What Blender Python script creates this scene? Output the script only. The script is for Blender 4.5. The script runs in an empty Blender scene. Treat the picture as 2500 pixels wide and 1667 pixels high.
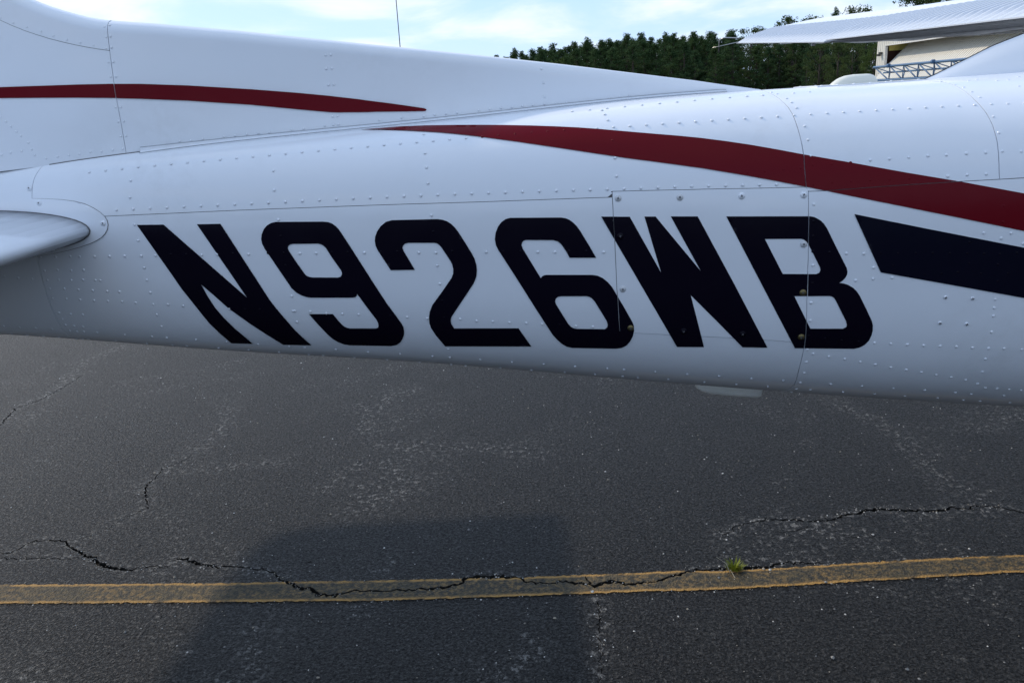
import bpy, bmesh, math, random
import numpy as np
from mathutils import Vector, Matrix
from mathutils.bvhtree import BVHTree
from mathutils.geometry import delaunay_2d_cdt

random.seed(7); rng = np.random.default_rng(7)
SC = bpy.context.scene
COL = SC.collection

# ------------------------------------------------------------------ camera
PITCH, ROLL, EYE, FPX = math.radians(17.0), math.radians(3.0), 1.6, 1915.0
_F = np.array([0, math.cos(PITCH), -math.sin(PITCH)])
_R0 = np.array([1.0, 0, 0]); _U0 = np.array([0, math.sin(PITCH), math.cos(PITCH)])
_R = _R0*math.cos(ROLL) - _U0*math.sin(ROLL)
_U = _U0*math.cos(ROLL) + _R0*math.sin(ROLL)
_C = np.array([0, 0, EYE])
cam_data = bpy.data.cameras.new('camera')
cam = bpy.data.objects.new('camera', cam_data); COL.objects.link(cam)
cam.matrix_world = Matrix(((_R[0], _U[0], -_F[0], _C[0]), (_R[1], _U[1], -_F[1], _C[1]), (_R[2], _U[2], -_F[2], _C[2]), (0, 0, 0, 1)))
cam_data.sensor_fit = 'HORIZONTAL'; cam_data.sensor_width = 23.5
cam_data.lens = 23.5*FPX/2500.0
cam_data.clip_start = 0.05; cam_data.clip_end = 3000
SC.camera = cam

# ------------------------------------------------------------------ light
SUN_DIR = Vector((-1.27, 1.10, 1.34)).normalized()          # towards the sun
sun_el = math.asin(SUN_DIR.z); sun_az = math.atan2(SUN_DIR.x, SUN_DIR.y)
world = bpy.data.worlds.new('World'); SC.world = world; world.use_nodes = True
wt = world.node_tree; wt.nodes.clear()
def wn(t): return wt.nodes.new(t)
w_out = wn('ShaderNodeOutputWorld'); w_bg = wn('ShaderNodeBackground')
w_sky = wn('ShaderNodeTexSky'); w_sky.sky_type = 'NISHITA'; w_sky.sun_disc = False
w_sky.sun_elevation = sun_el; w_sky.sun_rotation = sun_az
w_sky.air_density = 1.0; w_sky.dust_density = 0.5; w_sky.ozone_density = 1.6
w_bg.inputs['Strength'].default_value = 0.10
w_tc = wn('ShaderNodeTexCoord'); w_sep = wn('ShaderNodeSeparateXYZ')
wt.links.new(w_tc.outputs['Generated'], w_sep.inputs[0])
def wmath(op, a, b=None, clamp=False):
    n = wn('ShaderNodeMath'); n.operation = op; n.use_clamp = clamp
    for i, v in enumerate((a, b)):
        if v is None: continue
        if hasattr(v, 'links'): wt.links.new(v, n.inputs[i])
        else: n.inputs[i].default_value = v
    return n.outputs[0]
w_den = wmath('ADD', wmath('ABSOLUTE', w_sep.outputs[2]), 0.16)
w_cmb = wn('ShaderNodeCombineXYZ')
wt.links.new(wmath('DIVIDE', w_sep.outputs[0], w_den), w_cmb.inputs[0])
wt.links.new(wmath('DIVIDE', w_sep.outputs[1], w_den), w_cmb.inputs[1])
w_no = wn('ShaderNodeTexNoise'); w_no.inputs['Scale'].default_value = 1.15; w_no.inputs['Detail'].default_value = 9
w_no.inputs['Roughness'].default_value = 0.55; w_no.inputs['Distortion'].default_value = 0.35
wt.links.new(w_cmb.outputs[0], w_no.inputs['Vector'])
w_ramp = wn('ShaderNodeMapRange'); w_ramp.interpolation_type = 'SMOOTHSTEP'
w_ramp.inputs[1].default_value = 0.40; w_ramp.inputs[2].default_value = 0.66
w_ramp.inputs[3].default_value = 0.0; w_ramp.inputs[4].default_value = 0.8
wt.links.new(w_no.outputs['Fac'], w_ramp.inputs[0])
w_mix = wn('ShaderNodeMix'); w_mix.data_type = 'RGBA'
wt.links.new(w_ramp.outputs[0], w_mix.inputs[0])
w_veil = wn('ShaderNodeMix'); w_veil.data_type = 'RGBA'; w_veil.inputs[0].default_value = 0.72   # thin even high cloud over the whole sky
wt.links.new(w_sky.outputs[0], w_veil.inputs[6]); w_veil.inputs[7].default_value = (4.2, 6.1, 9.5, 1)
wt.links.new(w_veil.outputs[2], w_mix.inputs[6]); w_mix.inputs[7].default_value = (7.9, 8.1, 8.3, 1)
wt.links.new(w_mix.outputs[2], w_bg.inputs[0]); wt.links.new(w_bg.outputs[0], w_out.inputs[0])

sd = bpy.data.lights.new('sun', 'SUN'); sd.energy = 1.8; sd.angle = math.radians(2.0); sd.color = (1.0, 0.87, 0.70)
so = bpy.data.objects.new('sun', sd); COL.objects.link(so)
so.rotation_euler = SUN_DIR.to_track_quat('Z', 'Y').to_euler(); so.location = (-20, 20, 30)

SC.view_settings.view_transform = 'Standard'; SC.view_settings.look = 'None'
SC.view_settings.exposure = 0.50; SC.view_settings.gamma = 1.0
SC.view_settings.use_curve_mapping = False

# ------------------------------------------------------------------ helpers
def sight(x, y):
    return _F + _R*((x-1250)/FPX) + _U*((833.5-y)/FPX)
def on_plane(x, y, axis, val):
    v = sight(x, y); return _C + v*((val-_C[axis])/v[axis])
def crop(ox, oy, pts):
    return [(ox+a/2.61333, oy+b/2.61333) for a, b in pts]

def link(name, mesh, mats, parent=None, loc=None):
    o = bpy.data.objects.new(name, mesh); COL.objects.link(o)
    if mats is not None and not mesh.materials:
        for m in (mats if isinstance(mats, (list, tuple)) else [mats]): mesh.materials.append(m)
    if parent is not None: o.parent = parent
    if loc is not None: o.location = loc
    return o
def tag(o, label=None, cat=None, group=None, kind=None):
    for k, v in (('label', label), ('category', cat), ('group', group), ('kind', kind)):
        if v: o[k] = v
    return o
def empty(name, loc=(0, 0, 0)):
    o = bpy.data.objects.new(name, None); COL.objects.link(o); o.location = loc; o.empty_display_size = 0.2
    return o

class MB:
    def __init__(s): s.v = []; s.f = []; s.m = []
    def add(s, verts, faces, mat=0):
        b = len(s.v); s.v.extend([tuple(map(float, q)) for q in verts])
        for f in faces: s.f.append(tuple(b+i for i in f)); s.m.append(mat)
    def box(s, a, b, mat=0):
        (x0, y0, z0), (x1, y1, z1) = a, b
        s.add([(x0,y0,z0),(x1,y0,z0),(x1,y1,z0),(x0,y1,z0),(x0,y0,z1),(x1,y0,z1),(x1,y1,z1),(x0,y1,z1)],
              [(0,3,2,1),(4,5,6,7),(0,1,5,4),(1,2,6,5),(2,3,7,6),(3,0,4,7)], mat)
    def tube(s, pts, radii, n=8, mat=0, cap=True):
        pts = [Vector(q) for q in pts]; rings = []
        if not hasattr(radii, '__len__'): radii = [radii]*len(pts)
        up = None
        for i, q in enumerate(pts):
            d = (pts[min(i+1, len(pts)-1)] - pts[max(i-1, 0)]).normalized()
            if up is None: up = d.orthogonal().normalized()
            a = (up - d*up.dot(d)).normalized(); up = a; b = d.cross(a)
            rings.append([q + (a*math.cos(2*math.pi*k/n) + b*math.sin(2*math.pi*k/n))*radii[i] for k in range(n)])
        vs = [v for r_ in rings for v in r_]; fs = []
        for i in range(len(pts)-1):
            for k in range(n):
                fs.append((i*n+k, i*n+(k+1) % n, (i+1)*n+(k+1) % n, (i+1)*n+k))
        if cap: fs.append(tuple(range(n-1, -1, -1))); fs.append(tuple((len(pts)-1)*n+k for k in range(n)))
        s.add(vs, fs, mat)
    def grid(s, P, mat=0, close_u=False):
        nu, nv = len(P), len(P[0]); vs = [q for r_ in P for q in r_]; fs = []
        for i in range(nu - (0 if close_u else 1)):
            for j in range(nv-1):
                i2 = (i+1) % nu; fs.append((i*nv+j, i2*nv+j, i2*nv+j+1, i*nv+j+1))
        s.add(vs, fs, mat)
    def mesh(s, name, smooth=False):
        me = bpy.data.meshes.new(name); me.from_pydata(s.v, [], s.f)
        me.polygons.foreach_set('material_index', s.m)
        if smooth: me.polygons.foreach_set('use_smooth', [True]*len(me.polygons))
        me.update(); return me
    def build(s, name, mats, parent=None, smooth=False, loc=None):
        return link(name, s.mesh(name, smooth), mats, parent, loc)
def fix_normals(o):
    bm = bmesh.new(); bm.from_mesh(o.data); bmesh.ops.recalc_face_normals(bm, faces=bm.faces)
    bm.to_mesh(o.data); bm.free()

# ------------------------------------------------------------------ materials
def mat(name, color=(0.8, 0.8, 0.8), rough=0.5, spec=0.5, metal=0.0):
    m = bpy.data.materials.new(name); m.use_nodes = True
    b = m.node_tree.nodes['Principled BSDF']
    b.inputs['Base Color'].default_value = (*color, 1); b.inputs['Roughness'].default_value = rough
    b.inputs['Specular IOR Level'].default_value = spec; b.inputs['Metallic'].default_value = metal
    return m
class NT_:
    def __init__(s, m): s.t = m.node_tree; s.b = s.t.nodes['Principled BSDF']
    def n(s, typ, **kw):
        x = s.t.nodes.new(typ)
        for k, v in kw.items(): setattr(x, k, v)
        return x
    def l(s, a, b): s.t.links.new(a, b)
    def noise(s, vec, scale, detail=4, rough=0.55, dist=0.0):
        x = s.n('ShaderNodeTexNoise'); x.inputs['Scale'].default_value = scale; x.inputs['Detail'].default_value = detail
        x.inputs['Roughness'].default_value = rough; x.inputs['Distortion'].default_value = dist
        if vec is not None: s.l(vec, x.inputs['Vector'])
        return x.outputs['Fac']
    def vor(s, vec, scale, feature='F1', out='Distance'):
        x = s.n('ShaderNodeTexVoronoi', feature=feature); x.inputs['Scale'].default_value = scale
        if vec is not None: s.l(vec, x.inputs['Vector'])
        return x.outputs[out]
    def mr(s, v, a, b, c=0.0, d=1.0, smooth=True):
        x = s.n('ShaderNodeMapRange'); x.interpolation_type = 'SMOOTHSTEP' if smooth else 'LINEAR'
        s.l(v, x.inputs[0])
        for i, q in enumerate((a, b, c, d)): x.inputs[i+1].default_value = q
        return x.outputs[0]
    def math(s, op, a, b=None, c=None, clamp=False):
        x = s.n('ShaderNodeMath', operation=op); x.use_clamp = clamp
        for i, v in enumerate((a, b, c)):
            if v is None: continue
            if hasattr(v, 'links'): s.l(v, x.inputs[i])
            else: x.inputs[i].default_value = v
        return x.outputs[0]
    def mix(s, f, a, b, mode='MIX'):
        x = s.n('ShaderNodeMix', data_type='RGBA', blend_type=mode)
        for i, v in ((0, f), (6, a), (7, b)):
            if hasattr(v, 'links'): s.l(v, x.inputs[i])
            elif i == 0: x.inputs[i].default_value = v
            else: x.inputs[i].default_value = (*v, 1)
        return x.outputs[2]
    def bump(s, h, strength=0.5, dist=0.01, normal=None):
        x = s.n('ShaderNodeBump'); x.inputs['Strength'].default_value = strength; x.inputs['Distance'].default_value = dist
        s.l(h, x.inputs['Height'])
        if normal is not None: s.l(normal, x.inputs['Normal'])
        return x.outputs[0]
    def geo(s): return s.n('ShaderNodeNewGeometry').outputs['Position']
    def attr(s, name): return s.n('ShaderNodeAttribute', attribute_name=name).outputs['Fac']

def paint(name, color, rough=0.2, dirt=0.10, spec=0.5, wave=0.0022):
    m = mat(name, color, rough, spec); k = NT_(m); p = k.geo()
    d1 = k.noise(p, 3.0, 6, 0.6); d2 = k.noise(p, 26.0, 5, 0.65)
    f = k.math('MULTIPLY', k.mr(d1, 0.45, 0.8), k.mr(d2, 0.35, 0.75))
    c = k.mix(k.math('MULTIPLY', f, dirt), color, tuple(q*0.62 for q in (color[0], color[1]*0.97, color[2]*0.9)))
    sp = k.mr(k.vor(p, 70.0), 0.02, 0.05, 0.55, 0.0)         # sparse tiny dirt specks
    sp = k.math('MULTIPLY', sp, k.mr(k.noise(p, 9.0, 2), 0.58, 0.66))
    c = k.mix(sp, c, tuple(q*0.45 for q in color)); k.l(c, k.b.inputs['Base Color'])
    k.l(k.mr(k.noise(p, 11.0, 5), 0.3, 0.75, rough*0.8, rough*1.35), k.b.inputs['Roughness'])
    h = k.math('ADD', k.noise(p, 3.6, 2, 0.4), k.math('MULTIPLY', k.noise(p, 14.0, 1), 0.10))
    k.l(k.bump(h, 0.6, wave*4.0), k.b.inputs['Normal'])
    return m
M = {}
M['white'] = paint('white_paint', (0.765, 0.80, 0.85), 0.14, 0.20)
M['red'] = paint('red_paint', (0.125, 0.0035, 0.009), 0.2, 0.25, 0.08)
M['navy'] = paint('navy_paint', (0.0040, 0.0028, 0.0085), 0.2, 0.2, 0.09)
M['navy2'] = paint('navy_stripe_paint', (0.0040, 0.0042, 0.012), 0.2, 0.2, 0.09)
M['surface'] = paint('shaded_white_paint', (0.60, 0.64, 0.70), 0.3, 0.25)  # white paint darkened and blued, standing for shade on flaps and ailerons
M['core'] = mat('seam_shadow_primer', (0.16, 0.16, 0.165), 0.7, 0.2)
M['ivory2'] = mat('white_plastic_radome', (0.86, 0.87, 0.82), 0.35)
M['ivory2'].node_tree.nodes['Principled BSDF'].inputs['Subsurface Weight'].default_value = 0.8
M['ivory2'].node_tree.nodes['Principled BSDF'].inputs['Subsurface Radius'].default_value = (1, 1, 1)
M['ivory2'].node_tree.nodes['Principled BSDF'].inputs['Subsurface Scale'].default_value = 0.04
M['sealant'] = mat('grey_sealant', (0.36, 0.38, 0.41), 0.6)
M['ivory'] = mat('ivory_plastic', (0.70, 0.70, 0.62), 0.4)
M['steel'] = mat('screw_steel', (0.55, 0.55, 0.54), 0.35, 0.5, 0.7)
M['slot'] = mat('screw_slot', (0.11, 0.11, 0.12), 0.6, 0.2)
M['brass'] = mat('worn_brass_screw', (0.16, 0.13, 0.06), 0.4, 0.5, 0.8)
M['alu'] = mat('bare_aluminium', (0.45, 0.45, 0.44), 0.35, 0.5, 0.9)
M['rubber'] = mat('rubber', (0.02, 0.02, 0.02), 0.8, 0.3)
M['glass'] = mat('dark_cabin_glass', (0.03, 0.035, 0.04), 0.05, 0.5)
M['wire'] = mat('dark_wire', (0.05, 0.05, 0.05), 0.5)

# ------------------------------------------------------------------ ground
NEAR = (-4.6, 4.6, 0.0, 7.6)                                  # near apron patch with modelled cracks

def px_ground(pts): return [tuple(on_plane(x, y, 2, 0.0)[:2]) for x, y in pts]
def densify(pl, step):
    out = []
    for a, b in zip(pl[:-1], pl[1:]):
        n = max(1, int(math.hypot(b[0]-a[0], b[1]-a[1])/step))
        out += [(a[0]+(b[0]-a[0])*i/n, a[1]+(b[1]-a[1])*i/n) for i in range(n)]
    return out+[pl[-1]]
def crack_poly(pl, w, step=0.010):
    """jagged open crack outline round a polyline; w is a list of widths along it"""
    q = densify(pl, step); n = len(q); L = []; Rr = []
    wa = np.interp(np.linspace(0, 1, n), np.linspace(0, 1, len(w)), w)
    jit = rng.normal(0, 0.0042, n); wa = wa*1.3
    for i in range(n):
        a = q[max(i-1, 0)]; b = q[min(i+1, n-1)]
        dx, dy = b[0]-a[0], b[1]-a[1]; l = math.hypot(dx, dy) or 1; nx, ny = -dy/l, dx/l
        ww = wa[i]*(0.55+0.9*rng.random())*0.5
        if i in (0, n-1): ww = 0.0006
        cx, cy = q[i][0]+nx*jit[i], q[i][1]+ny*jit[i]
        L.append((cx+nx*ww, cy+ny*ww)); Rr.append((cx-nx*ww, cy-ny*ww))
    return L, Rr, q
r7 = lambda p: px_ground(crop(0, 1067, p)); r8 = lambda p: px_ground(crop(800, 1067, p)); r9 = lambda p: px_ground(crop(1600, 1067, p))
r4g = lambda p: px_ground(crop(0, 450, p))
CR = [
 (r7([(-900,760),(-500,700),(-200,735),(0,742),(60,738),(110,715),(215,660),(330,657),(420,665),(450,705),(510,735),(600,770),(625,805),(700,828),(760,840),(820,845),(900,828),(985,820),(1075,832)]), [.005,.006,.008,.003,.003,.005,.004,.005,.006,.007,.013,.016,.005,.003]),
 (r7([(1105,784),(1190,776),(1250,800),(1300,815),(1400,828),(1530,825),(1600,838),(1700,848),(1755,865),(1780,900),(1850,935),(1920,965),(1990,970),(2030,1000),(2090,1010),(2140,1020)]) +
  r8([(50,1015),(130,985),(230,980),(380,985),(560,970),(730,965),(790,945),(850,935),(880,905),(950,890),(1080,888),(1220,895),(1260,920),(1390,938),(1440,930),(1520,925),(1640,935),(1700,950),(1760,930),(1830,915),(1900,940),(2000,932),(2080,925),(2150,908),(2180,885)]) +
  r9([(90,890),(150,880),(180,860),(270,845),(400,840),(600,835),(720,825),(780,810),(815,796),(1000,800),(1085,806)]),
  [.008,.013,.012,.006,.005,.006,.007,.012,.010,.012,.006,.006,.007,.006,.011,.010,.014,.016,.007,.006,.009,.009,.014,.009,.006,.007,.009,.008,.010,.014,.008,.005,.004]),
 (r9([(420,622),(480,605),(510,575),(600,545),(680,530),(730,525),(850,528),(960,530),(1070,535),(1150,520),(1180,495),(1280,490),(1330,465),(1440,458),(1500,465),(1700,468),(1850,465),(1880,450),(2000,455),(2020,435),(2150,438),(2352,480),(2700,560),(3100,560)]), [.002,.003,.005,.007,.006,.008,.011,.011,.010,.008,.007,.006,.007,.011,.005,.004,.004]),
 (r7([(-400,800),(0,776),(180,770),(330,770),(420,778),(560,765),(598,771)]), [.003,.003,.004,.003,.003]),
 (r7([(770,530),(830,500),(935,455),(938,420),(925,380),(940,300),(1010,240),(1040,195),(1150,160),(1230,115)]), [.002,.003,.005,.006,.004,.004,.003,.002]),
 (r8([(1722,1045),(1735,1100),(1730,1250),(1742,1400),(1735,1570)]), [.003,.003,.002,.002,.002]),
 (r4g([(-300,1650),(0,1535),(100,1430),(230,1385),(380,1310),(520,1220)]), [.006,.007,.006,.005,.004,.003]),
 (r9([(740,604),(850,600),(905,590),(990,570)]), [.002,.003,.003,.002]),
 (r7([(770,525),(700,575),(560,640),(420,660)]), [.001,.002,.002,.001]),
 (r9([(1235,640),(1315,632)]), [.002,.003,.002]),
 (r8([(1655,885),(1668,915),(1690,945)]), [.004,.007,.004]),
]
WEAR = [px_ground(q) for q in (
 [(440,1118),(470,1108),(530,1062),(556,1012),(545,985)], [(455,1145),(560,1140),(640,1132),(690,1128)], [(890,990),(897,1030),(895,1058)], [(925,1088),(985,1090),(1045,1085),(985,1115),(945,1128)], [(945,1130),(985,1165),(1010,1195),(965,1215)], [(795,1192),(835,1160),(872,1135)],
 [(60,985),(140,950),(215,878),(300,845)], [(0,1035),(40,1020),(85,1010)], [(2040,990),(2110,1010),(2200,1065),(2270,1145),(2330,1180),(2400,1218)], [(1885,1298),(1960,1292),(2050,1288)], [(1190,1667),(1235,1640),(1300,1600),(1290,1560)], [(2390,1048),(2450,1030),(2500,1012)],
 [(1010,955),(950,962),(930,1000)], [(340,1190),(400,1155),(430,1125)], [(1130,1090),(1230,1090)], [(600,1560),(625,1600),(610,1640)], [(20,1640),(60,1655),(110,1650)], [(2225,1270),(2330,1240),(2420,1250)])]
EDGE_T = r7([(-900,955),(0,942),(500,940),(1000,935),(1400,933),(1900,923),(2352,918)]) + r8([(600,908),(900,903),(1240,897),(1500,885),(1900,870),(2300,852)]) + r9([(400,858),(820,836),(1200,810),(1700,780),(2100,762),(2352,755),(3000,728)])
EDGE_B = r7([(-900,1085),(0,1062),(700,1060),(1200,1055),(1900,1048),(2352,1045)]) + r8([(600,1035),(1000,1022),(1500,1005),(2000,985),(2340,978)]) + r9([(600,963),(1000,940),(1500,910),(2000,880),(2352,862),(3000,826)])
def at_x(pl, x):
    xs = [q[0] for q in pl]; ys = [q[1] for q in pl]
    if x <= xs[0]: return ys[0]+(x-xs[0])*(ys[1]-ys[0])/(xs[1]-xs[0])
    if x >= xs[-1]: return ys[-1]+(x-xs[-1])*(ys[-1]-ys[-2])/(xs[-1]-xs[-2])
    return float(np.interp(x, xs, ys))

def inside(poly, x, y):
    c = False; j = len(poly)-1
    for i in range(len(poly)):
        xi, yi = poly[i]; xj, yj = poly[j]
        if (yi > y) != (yj > y) and x < (xj-xi)*(y-yi)/(yj-yi)+xi: c = not c
        j = i
    return c

wear_mid = []
def build_ground():
    x0, x1, y0, y1 = NEAR
    V = []; Ed = []; polys = []; mids = []
    def loop(pts, closed=True):
        b = len(V); V.extend([Vector(p) for p in pts]); n = len(pts)
        for i in range(n - (0 if closed else 1)): Ed.append((b+i, b+(i+1) % n))
    loop([(x0, y0), (x1, y0), (x1, y1), (x0, y1)])
    for pl, w in CR:
        pl = [p for p in pl if x0+.05 < p[0] < x1-.05 and y0+.05 < p[1] < y1-.05]
        L, Rr, mid = crack_poly(pl, w); poly = L+Rr[::-1]
        polys.append((poly, (min(p[0] for p in poly), max(p[0] for p in poly), min(p[1] for p in poly), max(p[1] for p in poly))))
        mids.append((mid, w)); loop(poly)
    for mid, w in mids:                                      # finer mesh beside the cracks, so that wear can follow them
        for i in range(0, len(mid)-1, 2):
            (ax, ay), (bx, by_) = mid[i], mid[i+1]; l = math.hypot(bx-ax, by_-ay) or 1; nx, ny = -(by_-ay)/l, (bx-ax)/l
            for dd in (.018, .035, .060):
                for sg in (-1, 1): V.append(Vector((ax+nx*dd*sg+rng.normal(0, .003), ay+ny*dd*sg+rng.normal(0, .003))))
    for q in WEAR:
        q = densify(q, 0.03); wear_mid.append(q)
        for x, y in q:
            if not (x0+.05 < x < x1-.05 and y0+.05 < y < y1-.05): continue
            for _ in range(5): V.append(Vector((x+rng.normal(0, .035), y+rng.normal(0, .035))))
    # paint line edges, slightly ragged
    tl = []; bl = []
    for i in range(900):
        x = x0+0.002+(x1-x0-0.004)*i/899
        tl.append((x, at_x(EDGE_T, x)+rng.normal(0, 0.0016))); bl.append((x, at_x(EDGE_B, x)+rng.normal(0, 0.0016)))
    line_poly = tl+bl[::-1]; loop(line_poly)
    for gx in np.arange(x0+.2, x1-.1, 0.24):
        for gy in np.arange(y0+.2, y1-.1, 0.24): V.append(Vector((gx+rng.normal(0, .02), gy+rng.normal(0, .02))))
    vo, eo, fo, _, _, _ = delaunay_2d_cdt(V, Ed, [], 0, 1e-6)
    V2 = np.array([tuple(v) for v in vo])
    asph = []; line = []; hole = []
    tx = [p[0] for p in tl]; ty = [p[1] for p in tl]; by = [p[1] for p in bl]
    for f in fo:
        c = V2[list(f)].mean(0)
        h = False
        for poly, bb in polys:
            if bb[0] < c[0] < bb[1] and bb[2] < c[1] < bb[3] and inside(poly, c[0], c[1]): h = True; break
        if h: hole.append(f); continue
        if np.interp(c[0], tx, by) < c[1] < np.interp(c[0], tx, ty): line.append(f)
        else: asph.append(f)
    return V2, asph, line, hole, mids, polys, (tx, ty, by)

def asphalt_material():
    m = mat('asphalt', (0.04, 0.04, 0.04), 0.6, 0.25); k = NT_(m); p = k.geo()
    big = k.noise(p, 0.55, 4, 0.55); mid = k.noise(p, 3.2, 5, 0.6); fine = k.noise(p, 75.0, 4, 0.7); gr = k.vor(p, 150.0)
    g2 = k.vor(p, 120.0, 'F1', 'Color')
    sg = k.n('ShaderNodeSeparateColor'); k.l(g2, sg.inputs[0])
    base = k.mix(k.mr(big, 0.3, 0.7), (0.0074, 0.0069, 0.0066), (0.0122, 0.0111, 0.0100))
    base = k.mix(k.mr(mid, 0.35, 0.72), base, (0.0185, 0.0172, 0.0158))
    base = k.mix(k.mr(fine, 0.40, 0.68), base, (0.0075, 0.0075, 0.0085))
    pa = k.mr(k.noise(p, 105.0, 3, 0.7), 0.40, 0.56, 0.62, 0.0); pb = k.math('MULTIPLY', k.mr(k.noise(p, 42.0, 5, 0.78), 0.34, 0.43, 1.0, 0.0), k.mr(k.noise(p, 4.5, 3), 0.3, 0.62, 0.5, 1.0))
    pm = k.math('MAXIMUM', pa, pb)
    base = k.mix(pm, base, (0.0022, 0.0022, 0.0026))  # near-black colour stands for shade inside the pits
    base = k.mix(k.mr(k.noise(p, 64.0, 4, 0.75), 0.54, 0.68, 0.0, 0.95), base, (0.062, 0.061, 0.059))
    base = k.mix(k.mr(sg.outputs[0], 0.70, 1.0, 0, 0.6), base, (0.040, 0.039, 0.038))
    # chalky scuffs where the seal coat has worn
    sc1 = k.noise(p, 1.3, 4, 0.6, 0.9); sc2 = k.noise(p, 38.0, 6, 0.75)
    sc = k.math('MULTIPLY', k.mr(sc1, 0.53, 0.66), k.mr(sc2, 0.54, 0.64))
    base = k.mix(k.math('MULTIPLY', sc, 0.6), base, (0.30, 0.295, 0.28))
    fl = k.math('MULTIPLY', k.mr(k.vor(p, 38.0), 0.05, 0.11, 1, 0), k.mr(k.noise(p, 21.0, 1), 0.61, 0.68))
    base = k.mix(fl, base, (0.42, 0.41, 0.38))
    # scuffed halo along the cracks
    w = k.attr('wear'); ww = k.math('MULTIPLY', w, k.mr(sc2, 0.52, 0.62))
    base = k.mix(k.math('MULTIPLY', ww, 0.9), base, (0.30, 0.295, 0.28))
    k.l(base, k.b.inputs['Base Color'])
    k.l(k.mr(fine, 0.3, 0.7, 0.40, 0.58), k.b.inputs['Roughness'])
    k.l(k.mr(pm, 0.0, 0.9, 0.30, 0.03, False), k.b.inputs['Specular IOR Level'])
    h = k.math('ADD', k.math('MULTIPLY', gr, 0.7), k.math('MULTIPLY', fine, 1.1))
    pits = k.math('MULTIPLY', pm, -1.9)
    h = k.math('ADD', h, pits)
    h = k.math('ADD', h, k.math('MULTIPLY', k.noise(p, 16.0, 3), 1.4))
    k.l(k.bump(h, 0.9, 0.0058), k.b.inputs['Normal'])
    return m
def line_material():
    m = mat('worn_yellow_line', (0.4, 0.25, 0.06), 0.7, 0.3); k = NT_(m); p = k.geo(); v = k.attr('across')
    n1 = k.noise(p, 55.0, 5, 0.7); n2 = k.noise(p, 9.0, 4, 0.6); n3 = k.noise(p, 2.2, 3)
    vj = k.math('ADD', v, k.math('MULTIPLY', k.math('SUBTRACT', n1, 0.5), 0.16))
    e = k.math('MINIMUM', vj, k.math('SUBTRACT', 1.0, vj))
    edge = k.math('MULTIPLY', k.mr(e, 0.045, 0.16, 1.0, 0.0), k.mr(k.noise(p, 9.0, 6, 0.72), 0.36, 0.52, 0.12, 1.0))
    mid = k.math('MULTIPLY', k.mr(n1, 0.42, 0.66), k.mr(k.math('ADD', n2, k.math('MULTIPLY', n3, 0.5)), 0.55, 0.95, 0.06, 0.48))
    pm = k.math('MAXIMUM', edge, mid)
    pm = k.math('MULTIPLY', pm, k.mr(k.noise(p, 120.0, 3, 0.7), 0.28, 0.42, 0.35, 1.0))
    dirt = k.mix(k.mr(n1, 0.35, 0.7), (0.028, 0.026, 0.020), (0.085, 0.072, 0.040))
    col = k.mix(pm, dirt, (0.37, 0.212, 0.06))
    k.l(col, k.b.inputs['Base Color'])
    h = k.math('ADD', k.vor(p, 150.0), k.noise(p, 70.0, 4, 0.7))
    h = k.math('ADD', h, k.noise(p, 16.0, 3))
    k.l(k.bump(h, 0.8, 0.004), k.b.inputs['Normal'])
    return m
M['asphalt'] = asphalt_material(); M['line'] = line_material()
M['crack'] = mat('crack_dirt', (0.022, 0.021, 0.019), 0.95, 0.1)

gv, asph, line, hole, crack_mid, crack_polys, line_xy = build_ground()
x0, x1, y0, y1 = NEAR
verts = [(a, b, 0.0) for a, b in gv]; faces = [tuple(f) for f in asph]; mi = [0]*len(faces)
# asphalt continues below the paint sheet; the paint lies on top of it
line_top = 0.002
faces += [tuple(f) for f in line]; mi += [0]*len(line)
# crevices: walls and floor
hole_e = {}
for f in hole:
    for i in range(len(f)):
        a, b = f[i], f[(i+1) % len(f)]; hole_e[(a, b)] = 1
low = {}
def lowv(i):
    if i not in low: low[i] = len(verts); verts.append((verts[i][0], verts[i][1], -0.016))
    return low[i]
for f in hole: faces.append(tuple(lowv(i) for i in f)); mi.append(1)
for (a, b) in list(hole_e):
    if (b, a) not in hole_e: faces.append((a, b, lowv(b), lowv(a))); mi.append(1)
# the apron runs on to the field
OX0, OX1, OY0, OY1 = -120.0, 26.5, -36.0, 78.0
b0 = len(verts)
verts += [(OX0, OY0, 0), (OX1, OY0, 0), (OX1, OY1, 0), (OX0, OY1, 0), (x0, y0, 0), (x1, y0, 0), (x1, y1, 0), (x0, y1, 0)]
for i in range(4): faces.append((b0+i, b0+(i+1) % 4, b0+4+(i+1) % 4, b0+4+i)); mi.append(0)
me = bpy.data.meshes.new('apron'); me.from_pydata(verts, [], faces); me.polygons.foreach_set('material_index', mi)
at = me.attributes.new('wear', 'FLOAT', 'POINT'); wear = np.zeros(len(verts), dtype=np.float32)
allmid = np.array([q for mid, w in crack_mid for q in mid[::3]])
wearp = np.array([q for m_ in wear_mid for q in m_])
VA = np.array(verts)[:, :2]
for i in range(len(verts)):
    d = np.min((allmid[:, 0]-VA[i, 0])**2+(allmid[:, 1]-VA[i, 1])**2)**.5
    wear[i] = max(0.0, 1.0-d/0.05)
    d = np.min((wearp[:, 0]-VA[i, 0])**2+(wearp[:, 1]-VA[i, 1])**2)**.5
    wear[i] = max(wear[i], 0.95*max(0.0, 1.0-d/0.075))
at.data.foreach_set('value', wear); me.update()
apron = link('apron', me, [M['asphalt'], M['crack']]); tag(apron, kind='structure')
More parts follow.
